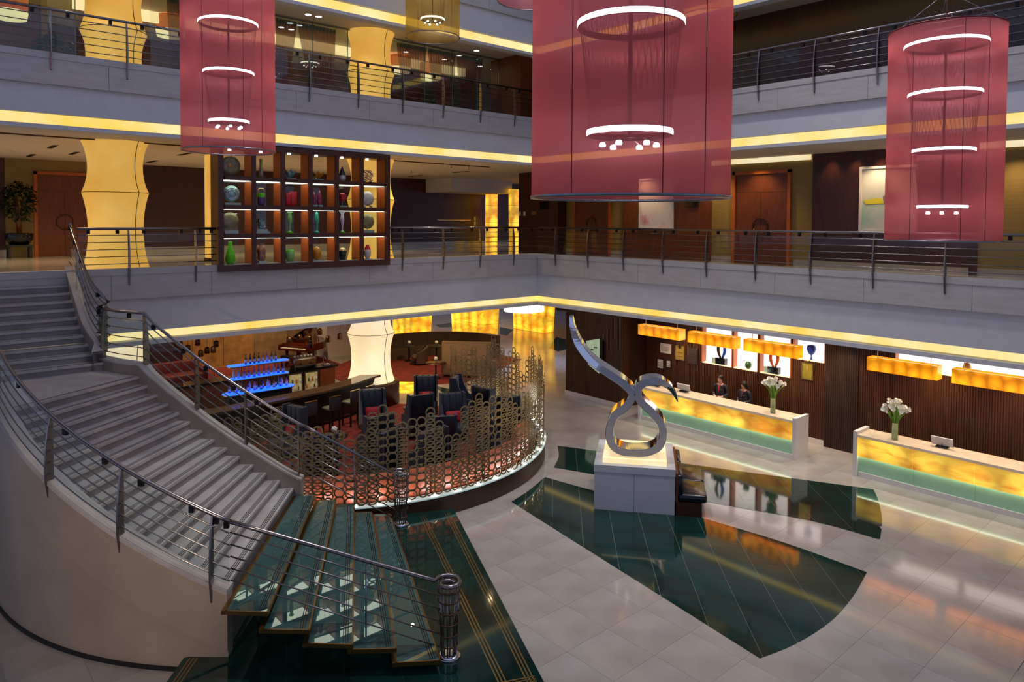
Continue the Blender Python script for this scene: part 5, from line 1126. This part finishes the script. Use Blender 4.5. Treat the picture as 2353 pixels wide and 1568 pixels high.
for k in range(6): 
    c_ = MB().lathe([(0, 0), (.03, 0), (.045, .07), (.04, .07), (.026, .01), (0, .01)], 10, (0, 0, 0)).build('coffee_cup', 'white_paint'); c_.location = (11.45-.33+.13*k, 24.52, 1.321); tag(c_, 'white coffee cup in the row on top of the espresso machine', 'cup', 'cups on the espresso machine')
o = thing('bar_sink', 'small round steel sink with a curved tap on the back counter', 'sink', (12.35, 24.5, .92)); MB().lathe([(.2, 0), (.2, .012), (.17, .012), (.15, .004), (0, .004)], 24).build('basin', 'steel', o); MB().tube(smooth([(.0, .22, .0), (.0, .22, .22), (.0, .14, .28), (0, .05, .2)], 5), .014, 6).build('tap', 'chrome', o)
# little cylinder pendants over the bar
for k, (px, py, d) in enumerate(((432, 800, 24), (454, 787, 25), (461, 812, 24), (476, 805, 24.5), (490, 803, 23.5), (497, 790, 25), (664, 781, 24.5), (688, 775, 25), (702, 764, 25.5), (713, 781, 23.5), (714, 791, 23), (735, 762, 25), (754, 779, 24.5), (781, 773, 25.2), (404, 803, 24.2))):
    r_ = ray(px, py); p = CPOS+r_*(d/r_.dot(_F)); o = thing('cylinder_pendant', 'small dark cylinder pendant lamp hanging over the bar', 'pendant lamp', (p.x, p.y, p.z-.11), group='cylinder pendants over the bar')
    MB().lathe([(.0, .22), (.05, .215), (.085, .17), (.085, 0), (.078, 0), (.078, .16), (0, .18)], 16).build('metal_shade', 'bronze', o); MB().lathe([(0, .02), (.05, .02), (.05, .05)], 10).build('bulb', 'black_matt', o); MB().tube([(0, 0, .2), (0, 0, CE1-p.z+.11)], .006, 5).build('cord', 'black_metal', o)
# grand piano
pn = thing('grand_piano', 'brown grand piano with raised lid before the stone wall', 'piano', (14.0, 29.6, 0), rad(-62))
body = [(-.75, -.75), (.75, -.75), (.75, .15), (.62, .55), (.40, .80), (.18, 1.02), (-.10, 1.22), (-.42, 1.25), (-.66, 1.1), (-.75, .8)]
mat('piano_wood', S(96, 40, 20), .12, c2=S(74, 28, 14), sc=4, stretch=(1, 6, 1))
MB().prism(ccw(body), .66, .96).build('case', 'piano_wood', pn); MB().bx(-.72, .72, -.98, -.72, .68, .76).build('key_bed', 'piano_wood', pn)
for s in (-1, 1): MB().bx(s*.72-.05, s*.72+.05, -.98, -.70, .66, .92).build('key_cheek', 'piano_wood', pn)
for k in range(52): MB().bx(-.66+.0254*k, -.66+.0254*k+.023, -.96, -.82, .76, .785).build('white_key', 'white_paint', pn)
MB().bx(-.66, .66, -.84, -.82, .78, .80).build('black_key_rail', 'black_gloss', pn)
MB().add([(-.75, y, .97) for y in (-.4, .8)]+[(.45, y, 1.72) for y in (-.4, .7)]+[(-.75, y, 1.0) for y in (-.4, .8)]+[(.45, y, 1.75) for y in (-.4, .7)], [(0, 1, 3, 2), (4, 6, 7, 5), (0, 2, 6, 4), (1, 5, 7, 3), (2, 3, 7, 6), (0, 4, 5, 1)]).build('lid', 'black_gloss', pn)
MB().box((0, -.55, 1.08), (.7, .03, .24), 0, tilt=.3).build('music_desk', 'piano_wood', pn); MB().tube([(.55, .1, .96), (.42, .1, 1.70)], .012, 5).build('lid_prop', 'black_gloss', pn)
for x, y in ((-.6, -.6), (.6, -.6), (-.35, .95)): MB().tube([(x, y, .66), (x, y, .1), (x, y, 0)], [.075, .045, .05], 8).build('leg', 'piano_wood', pn)
MB().bx(-.08, .08, -.62, -.5, .08, .66).build('pedal_lyre', 'piano_wood', pn)
o = thing('piano_stool', 'black padded stool at the piano keyboard', 'stool', (12.95, 29.05, 0), rad(-62)); MB().rbox((0, 0, .47), (.7, .36, .1), .03).build('seat', 'leather_black', o)
for sx in (-1, 1):
    for sy in (-1, 1): MB().bx(sx*.3-.02, sx*.3+.02, sy*.14-.02, sy*.14+.02, 0, .43).build('leg', 'black_matt', o)
# red sofas left of the bar seen through the stair railing
for (x, y, rz, w) in ((8.2, 28.6, 0, 'against the carved stone wall'), (6.6, 26.6, 60, 'turned towards the bar')):
    o = thing('red_sofa', 'low dark red sofa '+w, 'sofa', (x, y, .012), rad(rz)); MB().rbox((0, .0, .22), (2.0, .85, .44), .06).build('seat', 'red_sofa', o); MB().rbox((0, .38, .55), (2.0, .2, .6), .06).build('back', 'red_sofa', o)
    for s in (-1, 1): MB().rbox((s*1.0, 0, .38), (.18, .9, .42), .06).build('arm', 'red_sofa', o)

for k, (dx, dy) in enumerate(((.14, .1), (-.12, .14), (.02, -.18))):
    o = thing('tea_light', 'small lit tea light in a glass on the round table below the handrail', 'candle', (8.9+dx, 17.2+dy, .613), group='tea lights below the handrail'); MB().lathe([(0, 0), (.03, 0), (.034, .06), (.03, .06), (.026, .008), (0, .008)], 12).build('glass', 'vase_glass', o); MB().lathe([(0, .01), (.024, .01), (.024, .03), (0, .03)], 10).build('wax', 'white_paint', o); MB().sph((0, 0, .045), (.006, .006, .014), 8, 6).build('flame', 'flame', o)
# ================================================================== SECOND GALLERY
def ring_handle(parent, c, r, ax):
    """split ring pull spanning both leaves; ax = 'x' door in an X plane, 'y' in a Y plane"""
    P = []
    for i in range(28):
        a = 2*PI*i/28; P.append((c[0], c[1]+r*math.cos(a), c[2]+r*math.sin(a)) if ax == 'x' else (c[0]+r*math.cos(a), c[1], c[2]+r*math.sin(a)))
    MB().tube(P, .022, 6, closed=True).build('ring_handle', 'bronze', parent, world=True)
    for s in (-1, 1):
        for q in (-.45, .45):
            p = (c[0]+.04, c[1]+s*r*math.cos(q), c[2]+r*math.sin(q)) if ax == 'x' else (c[0]+s*r*math.cos(q), c[1]+.04, c[2]+r*math.sin(q)); MB().sph(p, .028, 8, 6).build('handle_stud', 'brass', parent, world=True)
def door(n, ax, p, a, b, z0, z1, label):
    o = struct(thing(f'door_{n}', None, None, ((p, (a+b)/2, z0) if ax == 'x' else ((a+b)/2, p, z0))), label, 'door'); w = .1
    def bxx(nm, u0, u1, d0, d1, e0, e1, m): MB().bx(*((p-d1, p-d0, u0, u1, e0, e1) if ax == 'x' else (u0, u1, p-d1, p-d0, e0, e1))).build(nm, m, o, world=True)
    bxx('frame_jamb', a, a+w, 0, .09, z0, z1, 'door_frame'); bxx('frame_jamb', b-w, b, 0, .09, z0, z1, 'door_frame'); bxx('frame_head', a, b, 0, .09, z1-w, z1, 'door_frame')
    m = (a+b)/2; h = z0+(z1-z0)*.77
    bxx('door_leaf', a+w, m-.006, .0, .04, z0+.01, h-.006, 'wood_mid'); bxx('door_leaf', m+.006, b-w, .0, .04, z0+.01, h-.006, 'wood_mid'); bxx('transom_panel', a+w, b-w, 0, .04, h+.006, z1-w, 'wood_mid')
    ring_handle(o, (p-.07, m, z0+1.22) if ax == 'x' else (m, p-.07, z0+1.22), .26, ax); return o
door(1, 'x', WX, 10.9, 12.92, L2, 8.0, 'double timber door with orange frame and ring pull in the olive wall')
door(2, 'x', WX, 18.2, 20.2, L2, 8.0, 'double timber door with ring pull near the inner corner, below the big pendant')
xa, xb = yp(77, 480, WY).x, yp(215, 480, WY).x
band('wall_door_surround', [(yp(12, 480, WY).x, xb+1.2, WY-.04, WY-.001, L2, CE2)], 'gold_paper', 'olive papered wall around the double door behind the yellow column', 'wall')
door(3, 'y', WY-.05, xa, xb, L2, 8.0, 'dark double timber door with ring pull behind the yellow column')
def painting(label, a, b, z0, z1, m, X=WX-.1):
    o = thing('painting', label, 'painting', (X, (a+b)/2, z0)); y0, y1 = min(a, b), max(a, b)
    for nm, q in (('frame_rail', (X-.06, X, y0, y1, z0, z0+.07)), ('frame_rail', (X-.06, X, y0, y1, z1-.07, z1)), ('frame_stile', (X-.06, X, y0, y0+.07, z0+.07, z1-.07)), ('frame_stile', (X-.06, X, y1-.07, y1, z0+.07, z1-.07))): MB().bx(*q).build(nm, 'white_paint', o, world=True)
    MB().bx(X-.03, X-.01, y0+.07, y1-.07, z0+.07, z1-.07).build('canvas', m, o, world=True); return o
mat('art_pink', S(232, 222, 216), .7, c2=S(206, 110, 112), sc=1.6, detail=8, ramp=(.50, .72)); mat('art_green', S(206, 208, 204), .7, c2=S(120, 200, 176), sc=1.1, detail=5, ramp=(.45, .75)); mat('art_yellow', S(226, 214, 60), .7); mat('art_plum', S(110, 90, 110), .7, c2=S(150, 140, 150), sc=9)
painting('white abstract painting flecked with pink in a white frame', 16.75, 15.22, 6.08, 7.93, 'art_pink')
o = painting('tall pale green abstract painting with a yellow streak', 8.79, 7.25, 6.08, 7.95, 'art_green'); X = WX-.135
MB().ext([(X, 8.68, 7.0), (X, 8.3, 7.05), (X, 8.05, 7.0), (X, 8.1, 6.9), (X, 8.6, 6.88)], (-.004, 0, 0)).build('yellow_streak', 'art_yellow', o, world=True); MB().ext([(X, 8.15, 7.1), (X, 7.95, 7.2), (X, 7.7, 7.05), (X, 7.9, 6.85), (X, 8.12, 6.9)], (-.006, 0, 0)).build('plum_blot', 'art_plum', o, world=True)
def wallbox(name, label, cat, x0, y0, x1, y1, X, m, d=.05):
    Yl, Yr = xp(x0, (y0+y1)/2, X).y, xp(x1, (y0+y1)/2, X).y; xm = (x0+x1)/2; zt, zb = xp(xm, y0, X).z, xp(xm, y1, X).z
    o = thing(name, label, cat, (X, (Yl+Yr)/2, zb)); w = abs(Yl-Yr)/2; MB().bx(-d, 0, -w, w, 0, zt-zb).build('casing', m, o); MB().bx(-d-.006, -d, -w+.03, w-.03, .03, zt-zb-.03).build('face', m if m != 'black_matt' else 'black_gloss', o)
wallbox('wall_screen', 'small black screen on the timber panel beside the corner', 'screen', 1242, 464, 1260, 482, WX-.5, 'black_matt'); wallbox('wall_screen', 'small black screen right of the pink painting', 'screen', 1581, 462, 1606, 477, WX-.1, 'black_matt')
wallbox('room_sign', 'small brass room sign under the corner screen', 'sign', 1222, 486, 1232, 494, WX-.5, 'brass', .02); wallbox('switch_plate', 'white switch plate on the corner timber panel', 'switch', 1193, 487, 1197, 496, WX-.5, 'white_paint', .02); wallbox('switch_plate', 'second white switch plate, nearer the corner screen', 'switch', 1203, 487, 1208, 496, WX-.5, 'white_paint', .02)
# recessed timber wall at the back right
band('wall_recess_frame', [(yp(1010, 470, WY-.3).x, yp(1087, 470, WY-.3).x, WY-.12, WY-.001, L2+1.35, L2+1.39)], 'brass', 'thin brass ledge of the recessed timber wall', 'trim')
x_ = yp(1092, 500, WY-.06).x
for z_, w_ in ((6.36, 'upper'), (6.1, 'lower')): o = MB().bx(x_-.06, x_+.06, WY-.03, WY-.001, z_, z_+.2).build('call_plate', 'paper', loc=(x_, WY, z_), world=True); tag(o, w_+' of two pale call plates beside the onyx pier', 'switch')
# plant by the left door
px_, py_ = 38, 591; p = zp(px_, py_, L2); p = Vector((p.x, min(p.y, 29.1), L2)); o = thing('potted_ficus', 'potted ficus on a dark stand beside the double door', 'plant', (p.x, p.y, L2))
MB().bx(-.36, .36, -.36, .36, .38, .44).build('stand_top', 'black_matt', o)
for sx in (-1, 1):
    for sy in (-1, 1): MB().bx(sx*.3-.03, sx*.3+.03, sy*.3-.03, sy*.3+.03, 0, .38).build('stand_leg', 'black_matt', o)
MB().lathe([(0, .44), (.26, .44), (.40, .62), (.42, .82), (.40, .84), (.36, .80), (0, .8)], 20).build('pot', 'black_gloss', o)
for k in range(3): MB().tube([(.05*math.cos(k*2), .05*math.sin(k*2), .8), (.1*math.cos(k*2+1), .1*math.sin(k*2+1), 1.4), (.15*math.cos(k*2), .15*math.sin(k*2), 2.1)], .03, 6).build('trunk', 'wood_mid', o)
def foliage(name, parent, c, r, n, size, m, seed):
    rn = random.Random(seed); b = MB()
    for k in range(n):
        d = Vector((rn.gauss(0, 1), rn.gauss(0, 1), rn.gauss(0, 1))).normalized()*rn.uniform(.45, 1)**.6; q = Vector((c[0]+d.x*r[0], c[1]+d.y*r[1], c[2]+d.z*r[2])); a = rn.uniform(0, 6.28); t_ = Vector((math.cos(a), math.sin(a), rn.uniform(-.9, .1))).normalized(); u_ = t_.cross(Vector((0, 0, 1))).normalized(); s = size*rn.uniform(.7, 1.3)
        b.add([q, q+t_*s*.5+u_*s*.22, q+t_*s, q+t_*s*.5-u_*s*.22+Vector((0, 0, .01))], [(0, 1, 2, 3)])
    return tag(b.build(name, m, parent), None, kind='stuff')
foliage('foliage', o, (0, 0, 1.95), (.52, .52, .72), 900, .17, 'leaf_dark', 4)
# ceiling fittings of the second gallery
def cvent(k, px, py, z=CE2):
    p = zp(px, py, z); o = thing('ceiling_vent', 'narrow dark slot vent in the second gallery ceiling', 'vent', (p.x, p.y, z-.012), group='slot vents in the second gallery ceiling'); MB().bx(-.07, .07, -.55, .55, 0, .012).build('frame', 'bronze', o)
    for s in (-.035, 0, .035): MB().bx(s-.008, s+.008, -.5, .5, -.006, 0).build('slat', 'black_matt', o)
for k, q in enumerate(((121, 337), (71, 357), (170, 352), (424, 354), (350, 371), (955, 404), (1060, 395))): cvent(k, *q)
for k, q in enumerate(((30, 347), (86, 309), (878, 397), (935, 399), (967, 399), (1090, 407), (1736, 363), (2010, 334))):
    p = zp(*q, CE2); o = thing('ceiling_downlight', 'small unlit downlight in the second gallery ceiling', 'downlight', (p.x, p.y, CE2-.012), group='small downlights in the second gallery ceiling'); MB().lathe([(.06, 0), (.085, .0), (.085, .012)], 16, caps=False).build('trim_ring', 'white_paint', o); MB().lathe([(0, .008), (.06, .008), (.06, .012)], 14).build('lens', 'paper', o)
for k, q in enumerate(((1037, 380), (1077, 383), (945, 393), (315, 331), (1713, 381), (1884, 358))):
    p = zp(*q, CE2); o = thing('sprinkler', 'small brass sprinkler head under the second gallery ceiling', 'sprinkler', (p.x, p.y, CE2-.09), group='sprinkler heads under the second gallery ceiling'); MB().lathe([(0, 0), (.03, 0), (.03, .008), (.008, .012), (.008, .09)], 8).build('head', 'bronze', o); MB().lathe([(.04, .08), (.04, .09)], 12).build('collar', 'bronze', o)

# ================================================================== THIRD GALLERY
PY3 = CY_                                    # glass partition plane
gpart = struct(thing('wall_glass_partition', None, None, (9, PY3, L3)), 'clear frameless glass partition of the third gallery restaurant', 'wall')
xs = [-2, 0.4, 2.2, 3.85, 5.65, 7.3, 8.9, 10.5, 11.75, 13.5, 14.85, 16.1, 17.3, 18.4]
for a, b in zip(xs, xs[1:]):
    if (a, b) in ((3.85, 5.65), (11.75, 13.5)): continue
    MB().bx(a+.006, b-.006, PY3-.006, PY3+.006, L3+.02, CE3-.04).build('glass_pane', 'clear_glass', gpart, world=True); MB().bx(b-.012, b+.012, PY3-.02, PY3+.02, L3, CE3).build('glass_fin', 'green_glass', gpart, world=True)
MB().bx(-2, 18.4, PY3-.03, PY3+.03, CE3-.05, CE3).build('head_channel', 'steel', gpart, world=True)
def curtain(label, top, bot, seed, m='mauve_sheer'):
    """sheer curtain gathered low: top/bot = photo columns of its edges at head and at hem"""
    rn = random.Random(seed); Y = PY3+.22; zt, zb = CE3-.12, L3+.004
    tx = [yp(x, 60 if x < 800 else 120, Y).x for x in top]; bx_ = [yp(x, 200, Y).x for x in bot]; o = thing('curtain', label, 'curtain', ((tx[0]+tx[1])/2, Y, L3)); w = abs(tx[1]-tx[0]); nf = max(7, int(w*9))
    def f(u, v):
        s = v**1.25; l = tx[0]+(bx_[0]-tx[0])*s; r = tx[1]+(bx_[1]-tx[1])*s; return (l+(r-l)*u, Y+.05*math.sin(u*nf*2*PI)*(1-.3*v), zt+(zb-zt)*v)
    MB().grid(f, nf*6, 10).build('sheer_drape', m, o, world=True)
    def g(u, v): return (tx[0]+(tx[1]-tx[0])*u, Y-.01+.06*math.sin(u*nf*2*PI), zt+.04-.13*v+.015*math.sin(u*nf*4*PI))
    MB().grid(g, nf*6, 1).build('pleated_heading', 'curtain_head', o, world=True); MB().tube([(tx[0], Y, zt+.05), (tx[1], Y, zt+.05)], .015, 5).build('curtain_rail', 'steel', o, world=True)
mat('curtain_head', S(120, 128, 130), .7)
for q in (('mauve sheer curtain left of the tall red pendant, next to the column', (384, 421), (398, 418), 1), ('mauve sheer curtain just right of the tall red pendant', (634, 681), (634, 652), 2), ('wide mauve sheer curtain left of the lit column on the third gallery', (684, 771), (732, 763), 3), ('mauve sheer curtain right of the lit column on the third gallery', (912, 979), (940, 966), 4), ('middle mauve sheer curtain of the three right of the column', (984, 1046), (1012, 1040), 5), ('mauve sheer curtain ending the row towards the corner', (1050, 1108), (1064, 1084), 6)): curtain(*q)
def dl(px, py, z, group, label, m='downlight', r=.10):
    p = zp(px, py, z); o = thing('ceiling_downlight', label, 'downlight', (p.x, p.y, z-.014), group=group); MB().lathe([(r, 0), (r+.03, .0), (r+.03, .014)], 18, caps=False).build('trim_ring', 'white_paint', o); MB().lathe([(0, .004), (r, .004), (r, .012)], 18).build('lamp', m, o); return p
for q in ((708, 33), (732, 37.5), (1095, 116), (1181, 132)): dl(*q, CE3, 'bright downlights before the glass partition', 'bright round downlight in the third gallery ceiling before the glass')
for q in ((646, 62), (669, 67), (933, 119), (1021, 136), (1103, 152), (1133, 159)): dl(*q, CE3, 'downlights inside the curtained restaurant', 'bright round downlight in the ceiling of the curtained restaurant')
mat('shade_orange', S(206, 96, 40), .6, emit=.35); mat('shade_white', S(250, 226, 170), .6, emit=.9)
for px, py, d, w in ((918, 152, 27.5, 'behind the curtain right of the column'), (990, 168, 28, 'behind the middle curtain'), (392, 66, 22.5, 'behind the curtain beside the tall red pendant'), (20, 20, 18.6, 'far left beside the column')):
    r_ = ray(px, py); p = CPOS+r_*(d/r_.dot(_F)); o = thing('drum_lamp', 'orange and cream drum lamp '+w, 'pendant lamp', (p.x, p.y, p.z-.25)); MB().lathe([(.42, .18), (.44, .62)], 28, caps=False).build('orange_shade', 'shade_orange', o); MB().lathe([(0, .0), (.40, .0), (.43, .18)], 28, caps=False).build('glowing_bowl', 'shade_white', o); MB().tube([(0, 0, .3), (0, 0, CE3-p.z+.245)], .01, 5).build('rod', 'steel', o)
# restaurant interior
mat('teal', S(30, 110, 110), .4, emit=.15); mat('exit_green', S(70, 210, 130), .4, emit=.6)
o = thing('buffet_counter', 'long pale buffet counter with teal panels in the curtained restaurant', 'counter', (13.5, 25, L3)); MB().bx(5.5, 19, 24.8, 25.6, L3, L3+.95).build('body', 'wood_mid', o, world=True); MB().bx(5.4, 19.1, 24.7, 25.7, L3+.95, L3+1.02).build('top', 'white_paint', o, world=True)
for k in range(9): MB().bx(6+1.4*k, 7+1.4*k, 24.78, 24.8, L3+.15, L3+.85).build('front_panel', 'teal' if k % 2 else 'wood_dark', o, world=True)
o = thing('exit_board', 'green lit board standing in the restaurant behind the railing', 'sign', (14.3, 23.6, L3)); MB().bx(-.35, .35, -.03, .03, .3, 1.05).build('lit_panel', 'exit_green', o)
for s in (-.3, .3): MB().bx(s-.02, s+.02, -.15, .15, 0, .3).build('leg', 'black_metal', o)
p = Vector((16.6, 23.4, L3)); o = thing('potted_bush', 'leafy green bush in the restaurant near the corner', 'plant', tuple(p)); MB().lathe([(0, 0), (.2, 0), (.26, .35), (.22, .35), (0, .3)], 16).build('pot', 'white_paint', o); MB().tube([(0, 0, .3), (0, 0, .8)], .025, 6).build('trunk', 'wood_mid', o); foliage('foliage', o, (0, 0, .9), (.38, .38, .5), 500, .14, 'leaf', 8)
p = Vector((3.6, 23.2, L3)); o = thing('potted_bush', 'leafy green bush in the restaurant left of the lit column', 'plant', tuple(p)); MB().lathe([(0, 0), (.2, 0), (.26, .35), (.22, .35), (0, .3)], 16).build('pot', 'white_paint', o); MB().tube([(0, 0, .3), (0, 0, .8)], .025, 6).build('trunk', 'wood_mid', o); foliage('foliage', o, (0, 0, 1.0), (.5, .5, .55), 600, .16, 'leaf', 9)
band('wall_third_pilaster', [(yp(95, 60, 23.9).x, yp(109, 60, 23.9).x, 23.9, 24.3, L3, CE3)], 'gold_paper', 'thin gold pilaster left of the first lit column of the third gallery', 'wall')
wall('wall_third_left', (-6, yp(95, 60, 24).x, 24, 24.3, L3, CE3), 'wood_mid', 'brown timber wall at the far left of the third gallery')
band('wall_third_frieze', [(4.2, 18.5, 24.0, 24.1, 12.42, CE3)], 'shade_white', 'long lit cream frieze inside the restaurant', 'trim')
band('wall_third_dado', [(2.2, 18.5, 27.95, 28.05, L3, CE3)], 'wood_mid', 'brown timber back wall inside the restaurant', 'wall')
# ================================================================== PEOPLE
def skin(name, verts, edges, radii, m, parent, root=0, sub=2):
    me = bpy.data.meshes.new(name); me.from_pydata(verts, edges, []); me.materials.append(MATS[m]); o = bpy.data.objects.new(name, me); COL.objects.link(o); o.parent = parent
    md = o.modifiers.new('skin', 'SKIN'); md.use_smooth_shade = True
    if not me.skin_vertices: me.attributes.new('skin', 'FLOAT', 'POINT')
    for i, v in enumerate(me.skin_vertices[0].data):
        r = radii[i]; v.radius = r if isinstance(r, tuple) else (r, r); v.use_root = (i == root)
    sb = o.modifiers.new('subdivision', 'SUBSURF'); sb.levels = sub; sb.render_levels = sub; return o
def person(label, loc, rz, H=1.6, nod=.28, blouse='blouse', bob=False):
    k = H/1.62; o = thing('person', label, 'person', loc, rz); s = lambda p: (p[0]*k, p[1]*k, p[2]*k)
    # body: pelvis, spine, neck, head, arms with hands, legs (faces -Y)
    hd = (0, -.05, 1.47)
    V = [(0, 0, .88), (0, 0, 1.02), (0, .01, 1.18), (0, .015, 1.30), (0, .0, 1.37), (0, -.025, 1.44), (0, -.035, 1.53)]
    R = [(.15, .11), (.125, .095), (.15, .10), (.11, .075), .048, (.066, .075), (.068, .078)]; E = [(i, i+1) for i in range(6)]
    for q in (-1, 1):
        b = len(V); V += [(q*.17, .015, 1.29), (q*.215, .02, 1.06), (q*.12, -.17, .98), (q*.05, -.225, .985)]; R += [.05, .038, .028, (.034, .022)]; E += [(3, b), (b, b+1), (b+1, b+2), (b+2, b+3)]
        for f in range(4):
            c = len(V); V += [(q*(.045-.016*f), -.262, .98-.006*f), (q*(.035-.020*f)-q*.01, -.292+.006*abs(f-1.5), .962-.004*f)]; R += [.0095, .008]; E += [(b+3, c), (c, c+1)]
        c = len(V); V += [(q*.035, -.235, 1.012), (q*.012, -.262, 1.012)]; R += [.011, .009]; E += [(b+3, c), (c, c+1)]
        b = len(V); V += [(q*.09, 0, .82), (q*.09, .0, .47), (q*.085, .02, .09), (q*.09, -.10, .035)]; R += [.085, .055, .035, .03]; E += [(0, b), (b, b+1), (b+1, b+2), (b+2, b+3)]
    skin('body', [s(p) for p in V], E, R, 'skin', o)
    # jacket with sleeves, skirt, blouse
    V = [(0, .0, .80), (0, 0, .98), (0, .01, 1.16), (0, .018, 1.29)]; R = [(.175, .13), (.145, .112), (.17, .118), (.12, .085)]; E = [(0, 1), (1, 2), (2, 3)]
    for q in (-1, 1): b = len(V); V += [(q*.175, .018, 1.29), (q*.222, .022, 1.05), (q*.135, -.155, .975)]; R += [.062, .053, .042]; E += [(3, b), (b, b+1), (b+1, b+2)]
    skin('jacket', [s(p) for p in V], E, R, 'suit', o)
    MB().lathe([(.165*k, .84*k), (.175*k, .7*k), (.15*k, .48*k)], 18, sy=.75).build('skirt', 'suit', o)
    MB().ext([s(p) for p in ((-.045, -.102, 1.315), (.045, -.102, 1.315), (0, -.128, 1.12))], (0, -.006, 0)).build('blouse', blouse, o)
    for q in (-1, 1): MB().ext([s(p) for p in ((q*.045, -.105, 1.33), (q*.085, -.085, 1.31), (q*.06, -.122, 1.2), (0, -.134, 1.10))], (0, -.006, 0)).build('lapel', 'suit', o)
    MB().box(s((.075, -.128, 1.2)), (.05*k, .005, .015*k)).build('name_badge', 'brass', o)
    for q in (-1, 1): MB().rbox(s((q*.09, -.06, .03)), (.08*k, .23*k, .06*k), .025).build('shoe', 'black_gloss', o)
    # face and hair
    hz = 1.50; ca, sa = math.cos(nod), math.sin(nod)
    def hp(x, y, z): return s((x, -.03+y*ca-z*sa*-1*0-z*0+ y*0, hz+z*ca+y*sa)) if False else s((x, -.03+y*ca+z*sa*-1, hz+z*ca+y*sa))
    hdm = MB(); n, m = 18, 14; VV = []
    for j in range(m+1):
        for i in range(n):
            t, f = PI*j/m, 2*PI*i/n; z = -.118*math.cos(t); w = .078*math.sin(t)**.85*(1-.18*max(0, -z)/.118); d = .095*math.sin(t)**.85; VV.append(hp(w*math.cos(f), d*math.sin(f), z))
    hdm.add(VV, [(j*n+i, j*n+(i+1) % n, (j+1)*n+(i+1) % n, (j+1)*n+i) for j in range(m) for i in range(n)], 0, True); hdm.build('head', 'skin', o)
    for q in (-1, 1):
        MB().sph(hp(q*.030, -.086, .004), (.013*k, .006*k, .006*k), 8, 6).build('eye', 'hair', o); MB().sph(hp(q*.030, -.087, .026), (.018*k, .005*k, .004*k), 8, 6).build('eyebrow', 'hair', o); MB().sph(hp(q*.079, .005, -.005), (.010*k, .02*k, .03*k), 8, 6).build('ear', 'skin', o)
    MB().sph(hp(0, -.100, -.022), (.012*k, .014*k, .022*k), 8, 6).build('nose', 'skin', o); MB().sph(hp(0, -.088, -.060), (.022*k, .006*k, .007*k), 8, 6).build('mouth', 'lip', o)
    hm = MB(); VV = []; n, m = 20, 12
    for j in range(m+1):
        for i in range(n):
            f = 2*PI*i/n; front = max(0, -math.sin(f)); low = (-.03 if not bob else -.14) ; zlim = low+(.085-low)*front**1.2*(1 if not bob else .95); z = .132-(.132-zlim)*j/m; rr_ = math.sqrt(max(0.0001, 1-min(.995, (max(z, 0)/.134))**2)); bul = 1.12 if not bob else 1.2
            VV.append(hp(.080*bul*rr_*math.cos(f), .006+.100*bul*rr_*math.sin(f), z))
    hm.add(VV, [(j*n+i, j*n+(i+1) % n, (j+1)*n+(i+1) % n, (j+1)*n+i) for j in range(m) for i in range(n)], 0, True); hm.build('hair', 'hair', o)
    if not bob: MB().sph(hp(0, .115, .02), (.045*k, .04*k, .045*k), 10, 8).build('hair_bun', 'hair', o)
    return o
person('person in dark suit and red blouse, hair pinned up, hands folded behind the desk', (19.33, 12.13, 0), rad(-90+8), 1.62)
person('person in a dark suit with bobbed hair, looking down behind the desk', (19.33, 11.32, 0), rad(-90-4), 1.57, nod=.4, blouse='blouse_purple', bob=True)
# ================================================================== LAMPS' LIGHT
WARM, NEU, COOL = (1, .72, .40), (1, .88, .72), (.85, .92, 1)
# ground floor: downlights over reception, bar, lounge and the passage by the onyx piers
for y in (13.6, 11.7, 9.8, 8.6, 6.2, 4.2, 2.0): spot((19.2, y, CE1-.03), 150, NEU, 120)
for y in (12.8, 10.6, 8.6, 5.6, 3.2): spot((18.05, y, CE1-.03), 130, NEU, 100)
for p in ((7.5, 22.8), (10.5, 22.6), (13.5, 27.5), (9.5, 28.5), (6.5, 28), (17.6, 25.2), (15.0, 23.6), (20.5, 23), (16.2, 20.8), (12.5, 29.5), (21.5, 26.5), (26, 24), (28, 33), (21, 35)): spot((p[0], p[1], CE1-.03), 190, WARM, 130)
for p in ((7.0, 19.6), (9.6, 19.5), (12.0, 19.9), (14.3, 19.4)): spot((p[0], p[1], CE1-.03), 120, WARM, 110)
# stone wall wash
for x in (9.2, 11.0, 12.8, 14.4): spot((x, 30.2, CE1-.03), 110, WARM, 90, to=(x, 31.2, 1.2))
# second gallery
for x in (0.5, 4.0, 8.0, 12, 15.5): spot((x, 26.0, CE2-.03), 420, WARM, 140)
for x in (2.0, 9.0, 13.5, 17): spot((x, 20.4, CE2-.03), 200, WARM, 130)
for y in (16.5, 13.5, 11.9, 8.2, 5.0): spot((20.6, y, CE2-.03), 130, WARM, 110)
for y in (9.6, 8.9, 8.2, 7.5, 6.8, 6.3): spot((WX-.3, y, CE2-.03), 40, WARM, 80)
spot((24, 29, CE2-.03), 200, WARM, 140)
# third gallery
for x in (1, 5, 8.5, 12, 15.5): spot((x, 25.0, CE3-.03), 120, WARM, 140)
for x in (3, 7.6, 11, 15.8): spot((x, 20.4, CE3-.03), 90, NEU, 130)

# lamps in the atrium roof
for x, y, e in ((12, 7, 1300), (15.5, 9, 1300), (8.0, 11, 2600), (12.5, 13, 1200), (15, 5, 1200)): spot((x, y, 16.5), e, (1, .94, .90), 75, 1., .25)
# warm wall washer on the stair wall
spot((-.2, 7.0, 4.05), 330, (1, .74, .48), 50, .35, .04, to=(2.75, 11.3, 1.9))
print('objects', len(bpy.data.objects), 'tris', sum(len(o.data.polygons)*2 for o in bpy.data.objects if o.type == 'MESH'), 'lights', NL[0])
